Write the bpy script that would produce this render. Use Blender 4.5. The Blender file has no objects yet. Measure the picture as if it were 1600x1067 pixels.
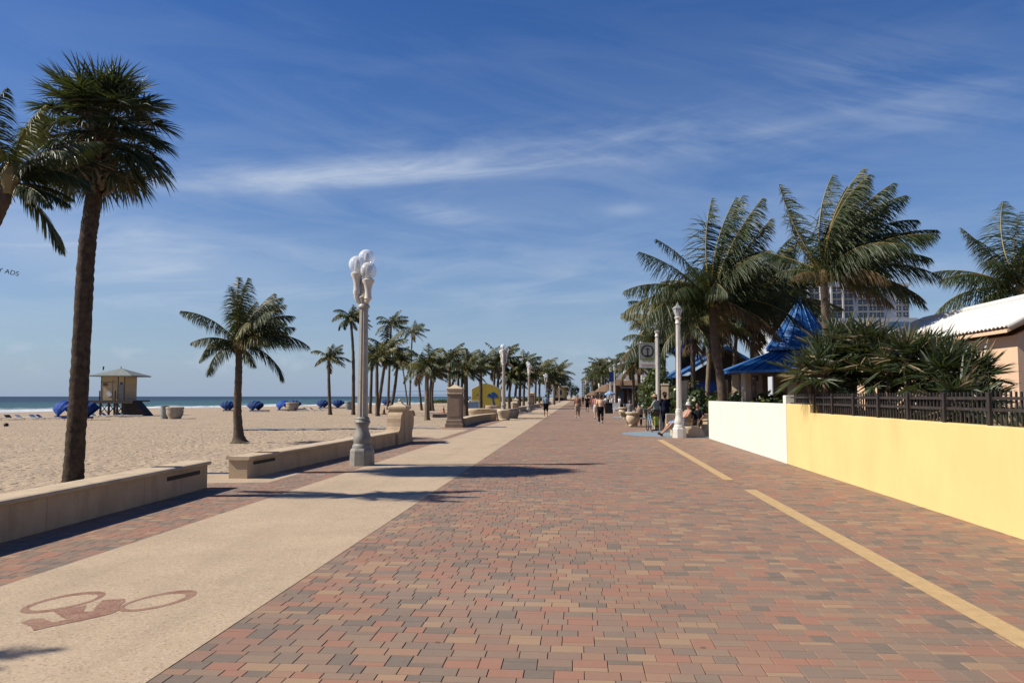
import bpy, math, random
import numpy as np
from mathutils import Vector, Matrix, Euler
R = math.radians
scene = bpy.context.scene
COL = scene.collection

# ------------------------------------------------------------------ camera
F_PX, IW, IH = 1289.0, 1600.0, 1067.0
PITCH = math.atan(85.5 / F_PX)
YAW = math.atan(103 / F_PX * math.cos(PITCH))
EYE = Vector((0, 0, 1.6))
cam_data = bpy.data.cameras.new("camera")
cam = bpy.data.objects.new("camera", cam_data)
COL.objects.link(cam)
cam.location = EYE
cam.rotation_euler = (R(90) + PITCH, 0, YAW)
cam_data.sensor_width = 36
cam_data.lens = 36 * F_PX / IW
cam_data.clip_start = 0.1
cam_data.clip_end = 20000
scene.camera = cam

# ------------------------------------------------------------------ sun and sky
SUN_EL = R(42.0)
SUN_DIR = Vector((-1, -0.15, 0)).normalized() * math.cos(SUN_EL) + Vector((0, 0, math.sin(SUN_EL)))
sun_data = bpy.data.lights.new("sun", 'SUN')
sun_data.energy = 4.95
sun_data.angle = R(0.55)
sun_data.color = (1.0, 0.92, 0.79)
sun = bpy.data.objects.new("sun", sun_data)
COL.objects.link(sun)
sun.rotation_euler = SUN_DIR.to_track_quat('Z', 'Y').to_euler()
sun.location = (0, 0, 50)
scene.view_settings.view_transform = 'Standard'
scene.view_settings.look = 'None'
scene.view_settings.exposure = 0.5
scene.view_settings.gamma = 1.0

class NT:
    """small node helper"""
    def __init__(s, tree):
        s.t = tree; s.n = tree.nodes; s.l = tree.links; s.n.clear()
    def add(s, typ, ins=None, **kw):
        n = s.n.new(typ)
        for k, v in kw.items(): setattr(n, k, v)
        if ins:
            for k, v in ins.items():
                sock = n.inputs[k]
                if isinstance(v, bpy.types.NodeSocket): s.l.new(v, sock)
                else: sock.default_value = v
        return n
    def math(s, op, a, b=0.0, c=0.0, clamp=False):
        n = s.add('ShaderNodeMath', {0: a, 1: b, 2: c}, operation=op, use_clamp=clamp)
        return n.outputs[0]
    def mix(s, f, a, b, blend='MIX'):
        n = s.add('ShaderNodeMix', data_type='RGBA', blend_type=blend)
        for i, v in ((0, f), (6, a), (7, b)):
            if isinstance(v, bpy.types.NodeSocket): s.l.new(v, n.inputs[i])
            else: n.inputs[i].default_value = v
        return n.outputs[2]
    def ramp(s, f, stops, interp='LINEAR'):
        n = s.add('ShaderNodeValToRGB'); s.l.new(f, n.inputs[0])
        r = n.color_ramp; r.interpolation = interp
        while len(r.elements) < len(stops): r.elements.new(0.5)
        for e, (p, c) in zip(r.elements, stops): e.position = p; e.color = c
        return n.outputs[0]

def c4(c): return (c[0], c[1], c[2], 1.0)

world = bpy.data.worlds.new("World"); scene.world = world; world.use_nodes = True
w = NT(world.node_tree)
sky = w.add('ShaderNodeTexSky', sky_type='NISHITA', sun_disc=False)
sky.sun_elevation = SUN_EL
sky.sun_rotation = math.atan2(SUN_DIR.x, SUN_DIR.y)
sky.altitude = 0; sky.air_density = 1.0; sky.dust_density = 0.3; sky.ozone_density = 3.5
tc = w.add('ShaderNodeTexCoord')
sep = w.add('ShaderNodeSeparateXYZ', {0: tc.outputs['Generated']})
el = w.math('ARCSINE', sep.outputs[2])
az = w.math('ARCTAN2', sep.outputs[0], sep.outputs[1])
# wind-drawn cirrus in real sky directions: long in azimuth, thin in elevation
def streak(sa, se, off, detail=6, rough=0.6, dist=0.6, tilt=0.0):
    e2 = w.math('MULTIPLY_ADD', az, tilt, el)
    v = w.add('ShaderNodeCombineXYZ', {0: w.math('MULTIPLY', az, sa), 1: w.math('MULTIPLY', e2, se), 2: off})
    n = w.add('ShaderNodeTexNoise', {'Vector': v.outputs[0], 'Scale': 1.0, 'Detail': detail, 'Roughness': rough, 'Distortion': dist})
    return n.outputs[0]
def band(center_fn, width, a0=None, aw=None):
    d = w.math('DIVIDE', w.math('SUBTRACT', el, center_fn), width)
    g = w.math('EXPONENT', w.math('MULTIPLY', w.math('MULTIPLY', d, d), -1.0))
    if a0 is not None:
        d2 = w.math('DIVIDE', w.math('SUBTRACT', az, a0), aw)
        g = w.math('MULTIPLY', g, w.math('EXPONENT', w.math('MULTIPLY', w.math('MULTIPLY', d2, d2), -1.0)))
    return g
def sat(x, lo, hi): 
    n = w.add('ShaderNodeMapRange', {'Value': x, 'From Min': lo, 'From Max': hi}, clamp=True)
    return n.outputs[0]
# azimuth of a photo column x is about atan((x-903)/1289)
s1 = sat(streak(5, 26, 3.1, tilt=-0.08), 0.42, 0.78)
s2 = sat(streak(3, 14, 9.7, tilt=0.1, dist=1.2), 0.40, 0.85)
s4 = sat(streak(6, 55, 8.3, rough=0.62, tilt=0.35, dist=0.6), 0.42, 0.8)
s3 = sat(streak(7, 60, 5.2, rough=0.62, tilt=-0.12, dist=0.5), 0.42, 0.8)
cl = w.math('MULTIPLY', band(w.math('MULTIPLY_ADD', az, 0.10, 0.287), 0.020, -0.26, 0.26), w.math('MULTIPLY_ADD', s3, 0.30, w.math('MULTIPLY_ADD', s1, 0.60, 0.20)))
cl = w.math('ADD', cl, w.math('MULTIPLY', band(0.298, 0.030, 0.12, 0.34), w.math('MULTIPLY_ADD', s1, 0.30, w.math('MULTIPLY', s4, 0.10))))
cl = w.math('ADD', cl, w.math('MULTIPLY', band(w.math('MULTIPLY_ADD', az, -0.22, 0.415), 0.045, 0.36, 0.13), w.math('MULTIPLY', s4, 0.22)))
cl = w.math('ADD', cl, w.math('MULTIPLY', band(w.math('MULTIPLY_ADD', az, -0.14, 0.196), 0.012, -0.16, 0.05), w.math('MULTIPLY_ADD', s3, 0.45, 0.18)))
cl = w.math('ADD', cl, w.math('MULTIPLY', band(0.222, 0.008, 0.06, 0.028), 0.28))
cl = w.math('ADD', cl, w.math('MULTIPLY', band(w.math('MULTIPLY_ADD', az, -0.12, 0.09), 0.040, -0.60, 0.24), w.math('MULTIPLY_ADD', s1, 0.55, 0.30)))
cl = w.math('ADD', cl, w.math('MULTIPLY', band(0.13, 0.06), w.math('MULTIPLY', s1, 0.34)))
cl = w.math('ADD', cl, w.math('MULTIPLY', band(0.21, 0.09, -0.1, 0.6), w.math('MULTIPLY', s2, 0.34)))
cl = w.math('ADD', cl, w.math('MULTIPLY', band(0.38, 0.10), w.math('MULTIPLY', s2, 0.09)))
puff = w.add('ShaderNodeTexNoise', {'Vector': w.add('ShaderNodeCombineXYZ', {0: w.math('MULTIPLY', az, 22), 1: w.math('MULTIPLY', el, 42), 2: 1.7}).outputs[0], 'Scale': 1.0, 'Detail': 4.0, 'Roughness': 0.6})
cl = w.math('ADD', cl, w.math('MULTIPLY', band(0.042, 0.016), w.math('MULTIPLY', sat(puff.outputs[0], 0.5, 0.75), 0.35)))
cl = w.math('MINIMUM', cl, 0.85)
hsv = w.add('ShaderNodeHueSaturation', {'Hue': 0.515, 'Saturation': 1.34, 'Value': 1.22, 'Color': sky.outputs[0]})
# sea air: the lowest few degrees whiten
hz = w.math('EXPONENT', w.math('MULTIPLY', w.math('MAXIMUM', el, 0.0), -6.0))
skyc = w.mix(w.math('MULTIPLY', hz, 0.85), hsv.outputs[0], (3.55, 4.85, 7.3, 1))
skyc = w.mix(cl, skyc, (7.2, 8.2, 9.6, 1))
bg = w.add('ShaderNodeBackground', {'Color': skyc, 'Strength': 0.0575})
wo = w.add('ShaderNodeOutputWorld', {0: bg.outputs[0]})

# ------------------------------------------------------------------ picture-to-ground helpers
_F = Vector((-math.sin(YAW) * math.cos(PITCH), math.cos(YAW) * math.cos(PITCH), math.sin(PITCH)))
_Rt = Vector((math.cos(YAW), math.sin(YAW), 0))
_U = _Rt.cross(_F)
def ray(px, py):
    return (_F + _Rt * ((px - 800) / F_PX) - _U * ((py - 533.5) / F_PX))
def G(px, py, z=0.0):
    d = ray(px, py); t = (z - EYE.z) / d.z
    return EYE + d * t
def A(px, py, Y):
    d = ray(px, py); return EYE + d * (Y / d.y)

def shore_x(y):
    if y < 180: return -100.0
    return min(-100 + (y - 180) * 0.36, -42.0)
def sand_z(x, y):
    sx = shore_x(y)
    u = (-9.0 - x) / (-9.0 - sx)
    if u <= 0: return -0.10
    return -0.10 - 0.08 * min(1, u * 14) - 1.05 * u ** 1.5
def S(px, py):
    """point where the picture ray meets the beach"""
    z = -0.15
    for _ in range(30):
        p = G(px, py, z); z = 0.5 * z + 0.5 * sand_z(p.x, p.y)
    return Vector((p.x, p.y, sand_z(p.x, p.y)))

# ------------------------------------------------------------------ mesh builder
class MB:
    def __init__(s): s.v = []; s.f = []; s.m = []
    def quad(s, pts, mi=0):
        b = len(s.v); s.v += [tuple(p) for p in pts]; s.f.append(tuple(range(b, b + len(pts)))); s.m.append(mi)
    def box(s, c, size, rz=0.0, mi=0, taper=1.0):
        b = len(s.v); hx, hy, hz = size[0] / 2, size[1] / 2, size[2] / 2
        cr, sr = math.cos(rz), math.sin(rz)
        for z, k in ((-hz, 1), (hz, taper)):
            for x, y in ((-hx, -hy), (hx, -hy), (hx, hy), (-hx, hy)):
                x *= k; y *= k
                s.v.append((c[0] + x * cr - y * sr, c[1] + x * sr + y * cr, c[2] + z))
        for f in ((3, 2, 1, 0), (4, 5, 6, 7), (0, 1, 5, 4), (1, 2, 6, 5), (2, 3, 7, 6), (3, 0, 4, 7)):
            s.f.append(tuple(b + i for i in f)); s.m.append(mi)
        return s
    def bbox(s, c, size, bev=0.01, rz=0.0, mi=0):
        """box with chamfered vertical edges and top edge"""
        hx, hy, hz = size[0] / 2, size[1] / 2, size[2] / 2
        def ring(ix, iy, z):
            return [(-ix + bev, -iy, z), (ix - bev, -iy, z), (ix, -iy + bev, z), (ix, iy - bev, z), (ix - bev, iy, z), (-ix + bev, iy, z), (-ix, iy - bev, z), (-ix, -iy + bev, z)]
        cr, sr = math.cos(rz), math.sin(rz)
        b = len(s.v)
        for r in (ring(hx, hy, -hz), ring(hx, hy, hz - bev), ring(hx - bev, hy - bev, hz)):
            for x, y, z in r: s.v.append((c[0] + x * cr - y * sr, c[1] + x * sr + y * cr, c[2] + z))
        for k in range(2):
            for i in range(8):
                j = (i + 1) % 8
                s.f.append((b + k * 8 + i, b + k * 8 + j, b + k * 8 + 8 + j, b + k * 8 + 8 + i)); s.m.append(mi)
        s.f.append(tuple(b + 16 + i for i in range(8))); s.m.append(mi)
        s.f.append(tuple(b + 7 - i for i in range(8))); s.m.append(mi)
        return s
    def tube(s, pts, rad, n=8, mi=0, cap=True, ref=None):
        pts = [Vector(p) for p in pts]
        if not hasattr(rad, '__len__'): rad = [rad] * len(pts)
        b = len(s.v); prev = None
        for i, p in enumerate(pts):
            t = (pts[min(i + 1, len(pts) - 1)] - pts[max(i - 1, 0)])
            t = t.normalized() if t.length > 1e-9 else Vector((0, 0, 1))
            if prev is None:
                a = Vector(ref) if ref else (Vector((1, 0, 0)) if abs(t.z) > 0.8 else Vector((0, 0, 1)))
            else: a = prev
            u = (a - t * a.dot(t)).normalized(); prev = u; v = t.cross(u)
            for k in range(n):
                an = 2 * math.pi * k / n
                q = p + (u * math.cos(an) + v * math.sin(an)) * rad[i]
                s.v.append((q.x, q.y, q.z))
        for i in range(len(pts) - 1):
            for k in range(n):
                k2 = (k + 1) % n
                s.f.append((b + i * n + k, b + i * n + k2, b + (i + 1) * n + k2, b + (i + 1) * n + k)); s.m.append(mi)
        if cap:
            s.f.append(tuple(b + n - 1 - k for k in range(n))); s.m.append(mi)
            e = b + (len(pts) - 1) * n
            s.f.append(tuple(e + k for k in range(n))); s.m.append(mi)
        return s
    def lathe(s, prof, c=(0, 0, 0), n=16, mi=0, rfun=None, rot=0.0):
        b = len(s.v)
        for j, (r, z) in enumerate(prof):
            for k in range(n):
                an = 2 * math.pi * k / n + rot
                rr = r * (rfun(k, j) if rfun else 1)
                s.v.append((c[0] + rr * math.cos(an), c[1] + rr * math.sin(an), c[2] + z))
        for i in range(len(prof) - 1):
            for k in range(n):
                k2 = (k + 1) % n
                s.f.append((b + i * n + k, b + i * n + k2, b + (i + 1) * n + k2, b + (i + 1) * n + k)); s.m.append(mi)
        s.f.append(tuple(b + n - 1 - k for k in range(n))); s.m.append(mi)
        e = b + (len(prof) - 1) * n
        s.f.append(tuple(e + k for k in range(n))); s.m.append(mi)
        return s
    def ell(s, c, r, n=12, m=8, mi=0, rot=None):
        b = len(s.v); c = Vector(c)
        for i in range(m + 1):
            th = math.pi * i / m
            for k in range(n):
                an = 2 * math.pi * k / n
                q = Vector((r[0] * math.sin(th) * math.cos(an), r[1] * math.sin(th) * math.sin(an), -r[2] * math.cos(th)))
                if rot: q = rot @ q
                q = q + c; s.v.append((q.x, q.y, q.z))
        for i in range(m):
            for k in range(n):
                k2 = (k + 1) % n
                s.f.append((b + i * n + k, b + i * n + k2, b + (i + 1) * n + k2, b + (i + 1) * n + k)); s.m.append(mi)
        return s
    def prism(s, poly, axis, d0, d1, mi=0):
        """extrude a 2-D outline along an axis ('x','y','z') between d0 and d1"""
        b = len(s.v); n = len(poly)
        for d in (d0, d1):
            for p, q in poly:
                s.v.append({'x': (d, p, q), 'y': (p, d, q), 'z': (p, q, d)}[axis])
        s.f.append(tuple(b + n - 1 - i for i in range(n))); s.m.append(mi)
        s.f.append(tuple(b + n + i for i in range(n))); s.m.append(mi)
        for i in range(n):
            j = (i + 1) % n
            s.f.append((b + i, b + j, b + n + j, b + n + i)); s.m.append(mi)
        return s
    def sweep(s, path, prof, mi=0, cap=True):
        """sweep a profile [(side, up)] along a ground path [(x,y,z)]"""
        path = [Vector(p) for p in path]; b = len(s.v); n = len(prof)
        for i, p in enumerate(path):
            t = path[min(i + 1, len(path) - 1)] - path[max(i - 1, 0)]; t.z = 0; t.normalize()
            nrm = Vector((t.y, -t.x, 0))
            for a, u in prof:
                q = p + nrm * a; s.v.append((q.x, q.y, p.z + u))
        for i in range(len(path) - 1):
            for k in range(n):
                k2 = (k + 1) % n
                s.f.append((b + i * n + k, b + i * n + k2, b + (i + 1) * n + k2, b + (i + 1) * n + k)); s.m.append(mi)
        if cap:
            s.f.append(tuple(b + k for k in range(n))); s.m.append(mi)
            e = b + (len(path) - 1) * n
            s.f.append(tuple(e + n - 1 - k for k in range(n))); s.m.append(mi)
        return s

def wloc(o):
    v = Vector((0, 0, 0))
    while o is not None:
        v += Vector(o.location); o = o.parent
    return v
def build(mb, name, mats, parent=None, world=False, smooth=False, loc=None, recalc=True):
    me = bpy.data.meshes.new(name)
    off = Vector((0, 0, 0))
    if parent is not None and world: off = wloc(parent)
    if parent is None and loc is not None: off = Vector(loc) if world else off
    verts = [(x - off.x, y - off.y, z - off.z) for x, y, z in mb.v] if off.length > 0 else mb.v
    me.from_pydata(verts, [], mb.f)
    if not isinstance(mats, (list, tuple)): mats = [mats]
    for m in mats: me.materials.append(m)
    if len(mats) > 1: me.polygons.foreach_set('material_index', mb.m)
    if smooth: me.polygons.foreach_set('use_smooth', [True] * len(me.polygons))
    if recalc:
        import bmesh
        bm = bmesh.new(); bm.from_mesh(me); bmesh.ops.recalc_face_normals(bm, faces=bm.faces); bm.to_mesh(me); bm.free()
    me.update()
    if smooth == 'auto': me.set_sharp_from_angle(angle=R(38))
    o = bpy.data.objects.new(name, me); COL.objects.link(o)
    if parent is not None: o.parent = parent
    elif loc is not None: o.location = loc
    return o
def thing(name, label, cat, loc=(0, 0, 0), rz=0.0, group=None):
    o = bpy.data.objects.new(name, None); COL.objects.link(o)
    o.empty_display_size = 0.3
    o.location = loc; o.rotation_euler = (0, 0, rz)
    return tag(o, label, cat, group)
def tag(o, label=None, cat=None, group=None, kind=None):
    if label: o['label'] = label
    if cat: o['category'] = cat
    if group: o['group'] = group
    if kind: o['kind'] = kind
    return o
def copy_tree(o, parent=None):
    c = o.copy(); COL.objects.link(c)
    if parent is not None: c.parent = parent
    for ch in list(o.children): copy_tree(ch, c)
    return c
def dup(root, loc, rz=0.0, label=None, scale=None, group=None):
    c = copy_tree(root); c.location = loc; c.rotation_euler = (0, 0, rz)
    if scale: c.scale = (scale, scale, scale) if not hasattr(scale, '__len__') else scale
    if label: c['label'] = label
    if group: c['group'] = group
    return c

# ------------------------------------------------------------------ materials
def mat(name, col, rough=0.7, spec=0.3, var=0.15, vscale=3.0, bump=0.0, bscale=40.0, metal=0.0, col2=None, transl=0.0, detail=5.0, dirt=None):
    m = bpy.data.materials.new(name); m.use_nodes = True; t = NT(m.node_tree)
    tcn = t.add('ShaderNodeTexCoord'); P = tcn.outputs['Object']
    n = t.add('ShaderNodeTexNoise', {'Vector': P, 'Scale': vscale, 'Detail': detail, 'Roughness': 0.6})
    c2 = col2 or tuple(min(1, x * (1 - var)) for x in col)
    c1 = col if col2 else tuple(min(1, x * (1 + var * 0.6)) for x in col)
    f = t.add('ShaderNodeMapRange', {'Value': n.outputs[0], 'From Min': 0.35, 'From Max': 0.65}).outputs[0]
    c = t.mix(f, c4(c1), c4(c2))
    if dirt:
        n3 = t.add('ShaderNodeTexNoise', {'Vector': t.add('ShaderNodeMapping', {'Vector': P, 'Scale': (1, 1, 0.25)}).outputs[0], 'Scale': dirt[1], 'Detail': 6.0, 'Roughness': 0.7})
        ff = t.add('ShaderNodeMapRange', {'Value': n3.outputs[0], 'From Min': 0.5, 'From Max': 0.75, 'To Max': dirt[2]}).outputs[0]
        c = t.mix(ff, c, c4(dirt[0]))
    b = t.add('ShaderNodeBsdfPrincipled', {'Base Color': c, 'Roughness': rough, 'Metallic': metal, 'Specular IOR Level': spec})
    if bump > 0:
        n2 = t.add('ShaderNodeTexNoise', {'Vector': P, 'Scale': bscale, 'Detail': 6.0, 'Roughness': 0.65})
        bn = t.add('ShaderNodeBump', {'Height': n2.outputs[0], 'Strength': min(1, bump), 'Distance': 0.02})
        t.l.new(bn.outputs[0], b.inputs['Normal'])
    out = b.outputs[0]
    if transl > 0:
        tr = t.add('ShaderNodeBsdfTranslucent', {'Color': t.mix(0.5, c, (0.35, 0.42, 0.05, 1), 'MIX')})
        out = t.add('ShaderNodeMixShader', {0: transl, 1: out, 2: tr.outputs[0]}).outputs[0]
    t.add('ShaderNodeOutputMaterial', {0: out})
    return m

M = {}
M['stucco_tan'] = mat('stucco_tan', (0.62, 0.47, 0.31), 0.9, 0.15, 0.12, 1.6, 0.5, 60, dirt=((0.22, 0.17, 0.12), 2.2, 0.55))
def add_joints(m, step, dark):
    t = m.node_tree; b = [n for n in t.nodes if n.type == 'BSDF_PRINCIPLED'][0]; src = b.inputs['Base Color'].links[0].from_socket
    g = t.nodes.new('ShaderNodeNewGeometry'); s = t.nodes.new('ShaderNodeSeparateXYZ'); t.links.new(g.outputs['Position'], s.inputs[0])
    d = t.nodes.new('ShaderNodeMath'); d.operation = 'DIVIDE'; d.inputs[1].default_value = step; t.links.new(s.outputs[1], d.inputs[0])
    f = t.nodes.new('ShaderNodeMath'); f.operation = 'FRACT'; t.links.new(d.outputs[0], f.inputs[0])
    l = t.nodes.new('ShaderNodeMath'); l.operation = 'LESS_THAN'; l.inputs[1].default_value = .012 / step; t.links.new(f.outputs[0], l.inputs[0])
    k = t.nodes.new('ShaderNodeMath'); k.operation = 'MULTIPLY'; k.inputs[1].default_value = .6; t.links.new(l.outputs[0], k.inputs[0])
    x = t.nodes.new('ShaderNodeMix'); x.data_type = 'RGBA'; t.links.new(k.outputs[0], x.inputs[0]); t.links.new(src, x.inputs[6]); x.inputs[7].default_value = c4(dark); t.links.new(x.outputs[2], b.inputs['Base Color'])
add_joints(M['stucco_tan'], 2.37, (0.2, 0.15, 0.1))
M['stone_cap'] = mat('stone_cap', (0.68, 0.54, 0.37), 0.85, 0.2, 0.12, 4, 0.35, 50, dirt=((0.30, 0.24, 0.18), 3.0, 0.4))
M['slot_dark'] = mat('slot_dark', (0.035, 0.03, 0.025), 0.7)
M['lamp_paint'] = mat('lamp_paint', (0.50, 0.44, 0.36), 0.38, 0.5, 0.12, 5, 0.15, 30, dirt=((0.30, 0.27, 0.22), 4.0, 0.4))
M['lamp_white'] = mat('lamp_white', (0.78, 0.74, 0.66), 0.35, 0.5, 0.1, 5, 0.1, 30)
M['lamp_base'] = mat('lamp_base', (0.33, 0.31, 0.27), 0.55, 0.4, 0.2, 5, 0.3, 40, dirt=((0.2, 0.18, 0.15), 5.0, 0.6))
M['wall_white'] = mat('wall_white', (0.84, 0.82, 0.74), 0.85, 0.2, 0.03, 1.2, 0.25, 90, dirt=((0.62, 0.57, 0.48), 1.6, 0.18))
M['wall_yellow'] = mat('wall_yellow', (0.88, 0.665, 0.285), 0.85, 0.2, 0.05, 0.9, 0.25, 90, dirt=((0.62, 0.45, 0.20), 1.2, 0.22))
M['fence_dark'] = mat('fence_dark', (0.045, 0.034, 0.028), 0.5, 0.4, 0.3, 6)
M['peach'] = mat('peach', (0.80, 0.56, 0.38), 0.88, 0.2, 0.05, 1.5, 0.2, 70)
M['roof_white'] = mat('roof_white', (0.82, 0.80, 0.76), 0.6, 0.3, 0.08, 3, 0.2, 30, dirt=((0.5, 0.47, 0.42), 3, 0.25))
M['blue_metal'] = mat('blue_metal', (0.018, 0.125, 0.38), 0.5, 0.35, 0.15, 1.5, 0.05, 10, metal=0.15)
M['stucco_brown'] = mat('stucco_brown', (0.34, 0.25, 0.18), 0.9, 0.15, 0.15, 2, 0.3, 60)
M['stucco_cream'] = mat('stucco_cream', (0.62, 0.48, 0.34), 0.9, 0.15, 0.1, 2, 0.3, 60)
M['white_bldg'] = mat('white_bldg', (0.56, 0.60, 0.64), 0.8, 0.2, 0.06, 0.3)  # white walls with the bluish tone of their shaded side in the colour
M['white_bldg_lit'] = mat('white_bldg_lit', (0.74, 0.72, 0.66), 0.8, 0.2, 0.06, 0.6)  # sunlit copy of the white walls: warm light put into the colour
M['window_glass'] = mat('window_glass', (0.03, 0.05, 0.09), 0.12, 0.6, 0.3, 0.4)
M['window_blue'] = mat('window_blue', (0.10, 0.22, 0.36), 0.12, 0.6, 0.2, 0.4)
M['frame_white'] = mat('frame_white', (0.7, 0.7, 0.68), 0.5, 0.3, 0.05, 2)
M['dark_wood'] = mat('dark_wood', (0.035, 0.025, 0.02), 0.7, 0.3, 0.3, 4, 0.3, 20)  # dark timber, and the shadow tone of the restaurant gable
M['wood_brown'] = mat('wood_brown', (0.16, 0.10, 0.06), 0.75, 0.25, 0.3, 5, 0.4, 25)
M['wood_grey'] = mat('wood_grey', (0.11, 0.09, 0.075), 0.8, 0.2, 0.3, 5, 0.4, 25)
M['thatch'] = mat('thatch', (0.30, 0.20, 0.13), 0.95, 0.1, 0.4, 8, 1.0, 35, col2=(0.16, 0.10, 0.065))
M['guard_wall'] = mat('guard_wall', (0.62, 0.47, 0.27), 0.8, 0.2, 0.08, 2)
M['guard_roof'] = mat('guard_roof', (0.24, 0.27, 0.25), 0.7, 0.3, 0.15, 3)
M['cabana'] = mat('cabana', (0.010, 0.045, 0.19), 0.75, 0.25, 0.25, 4, 0.3, 15)
M['cabana_lt'] = mat('cabana_lt', (0.02, 0.085, 0.40), 0.75, 0.25, 0.2, 4, 0.3, 15)
M['barrel_grey'] = mat('barrel_grey', (0.30, 0.32, 0.31), 0.6, 0.3, 0.2, 5, 0.2, 20)
M['concrete'] = mat('concrete', (0.50, 0.42, 0.32), 0.9, 0.15, 0.2, 5, 0.4, 40)
M['white_plastic'] = mat('white_plastic', (0.75, 0.75, 0.73), 0.5, 0.4, 0.05, 3)
M['black'] = mat('black', (0.012, 0.012, 0.014), 0.6, 0.3, 0.2, 5)
M['orange'] = mat('orange', (0.85, 0.20, 0.04), 0.6, 0.3, 0.1, 5)
M['mural_yellow'] = mat('mural_yellow', (0.52, 0.40, 0.07), 0.85, 0.2, 0.05, 2)
M['mural_blue'] = mat('mural_blue', (0.02, 0.10, 0.30), 0.85, 0.2, 0.1, 2)
M['mural_green'] = mat('mural_green', (0.10, 0.13, 0.06), 0.85, 0.2, 0.1, 2)
M['sign_green'] = mat('sign_green', (0.25, 0.30, 0.04), 0.6, 0.3, 0.1, 2)
M['sign_orange'] = mat('sign_orange', (0.75, 0.30, 0.08), 0.6, 0.3, 0.1, 2)
M['line_paint'] = mat('line_paint', (0.64, 0.445, 0.225), 0.8, 0.2, 0.1, 8, 0.3, 80, dirt=((0.42, 0.30, 0.18), 9.0, 0.5))
M['leather'] = mat('leather', (0.10, 0.05, 0.03), 0.6, 0.3)
M['trunk_sabal'] = mat('trunk_sabal', (0.12, 0.088, 0.062), 0.95, 0.1, 0.4, 9, 1.0, 28, col2=(0.055, 0.042, 0.034))
M['trunk_coco'] = mat('trunk_coco', (0.155, 0.118, 0.086), 0.9, 0.15, 0.3, 7, 0.8, 22, col2=(0.10, 0.075, 0.055))
M['trunk_coco_pale'] = mat('trunk_coco_pale', (0.30, 0.24, 0.17), 0.9, 0.15, 0.3, 7, 0.8, 22, col2=(0.17, 0.13, 0.09))
M['boot'] = mat('boot', (0.24, 0.175, 0.115), 0.9, 0.15, 0.3, 7, 0.6, 30, col2=(0.11, 0.08, 0.055))
M['fan_green'] = mat('fan_green', (0.055, 0.080, 0.028), 0.42, 0.45, 0.3, 6, transl=0.12, col2=(0.032, 0.052, 0.022))
M['fan_dry'] = mat('fan_dry', (0.30, 0.22, 0.13), 0.75, 0.2, 0.3, 6, transl=0.1)
M['frond_green'] = mat('frond_green', (0.055, 0.078, 0.026), 0.50, 0.28, 0.3, 3, transl=0.10, col2=(0.035, 0.052, 0.020))
M['frond_olive'] = mat('frond_olive', (0.17, 0.155, 0.045), 0.5, 0.28, 0.3, 3, transl=0.2, col2=(0.10, 0.11, 0.035))
M['frond_brown'] = mat('frond_brown', (0.19, 0.13, 0.065), 0.8, 0.2, 0.3, 3, transl=0.12, col2=(0.09, 0.055, 0.03))
M['rachis'] = mat('rachis', (0.30, 0.22, 0.08), 0.55, 0.3, 0.2, 3)
M['coconut'] = mat('coconut', (0.20, 0.16, 0.05), 0.6, 0.3, 0.3, 8)
M['leaf_shrub'] = mat('leaf_shrub', (0.055, 0.085, 0.022), 0.38, 0.45, 0.3, 2, transl=0.15, col2=(0.035, 0.06, 0.018))
M['leaf_shrub_lt'] = mat('leaf_shrub_lt', (0.12, 0.15, 0.04), 0.4, 0.45, 0.3, 2, transl=0.2)
M['leaf_dark'] = mat('leaf_dark', (0.035, 0.05, 0.022), 0.6, 0.3, 0.3, 2, transl=0.1)
def skin_mat(nm, c): return mat(nm, c, 0.5, 0.35, 0.06, 6)
M['skin'] = skin_mat('skin', (0.50, 0.27, 0.18)); M['skin_tan'] = skin_mat('skin_tan', (0.36, 0.18, 0.11))
M['skin_dark'] = skin_mat('skin_dark', (0.10, 0.05, 0.035))
M['hair_dark'] = mat('hair_dark', (0.015, 0.011, 0.009), 0.5, 0.4); M['hair_grey'] = mat('hair_grey', (0.25, 0.23, 0.21), 0.6, 0.3)
def cloth(nm, c, c2=None): M[nm] = mat(nm, c, 0.85, 0.15, 0.1, 9 if c2 else 5, 0.2, 30, col2=c2)
cloth('c_ltblue', (0.32, 0.45, 0.58)); cloth('c_black', (0.012, 0.012, 0.016)); cloth('c_khaki', (0.42, 0.34, 0.25))
cloth('c_peach', (0.90, 0.74, 0.52), (0.86, 0.46, 0.30)); cloth('c_white', (0.72, 0.70, 0.66)); cloth('c_pink', (0.62, 0.30, 0.24))
cloth('c_navy', (0.012, 0.015, 0.035)); cloth('c_grey', (0.33, 0.35, 0.36)); cloth('c_blue', (0.06, 0.16, 0.42)); cloth('c_brown', (0.14, 0.09, 0.06))
cloth('c_straw', (0.60, 0.36, 0.20)); cloth('c_towel', (0.30, 0.45, 0.70)); cloth('c_orange', (0.65, 0.25, 0.10)); cloth('c_redbrown', (0.30, 0.12, 0.08))
# ------------------------------------------------------------------ setting: sand, sea, land, paths
def grid_obj(name, xs, ys, zf, mats, smooth=True):
    nx, ny = len(xs), len(ys)
    v = [(x, y, zf(x, y)) for y in ys for x in xs]
    f = [(j * nx + i, j * nx + i + 1, (j + 1) * nx + i + 1, (j + 1) * nx + i) for j in range(ny - 1) for i in range(nx - 1)]
    mb = MB(); mb.v = v; mb.f = f; mb.m = [0] * len(f)
    o = build(mb, name, mats, smooth=smooth, recalc=False)
    return o

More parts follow.
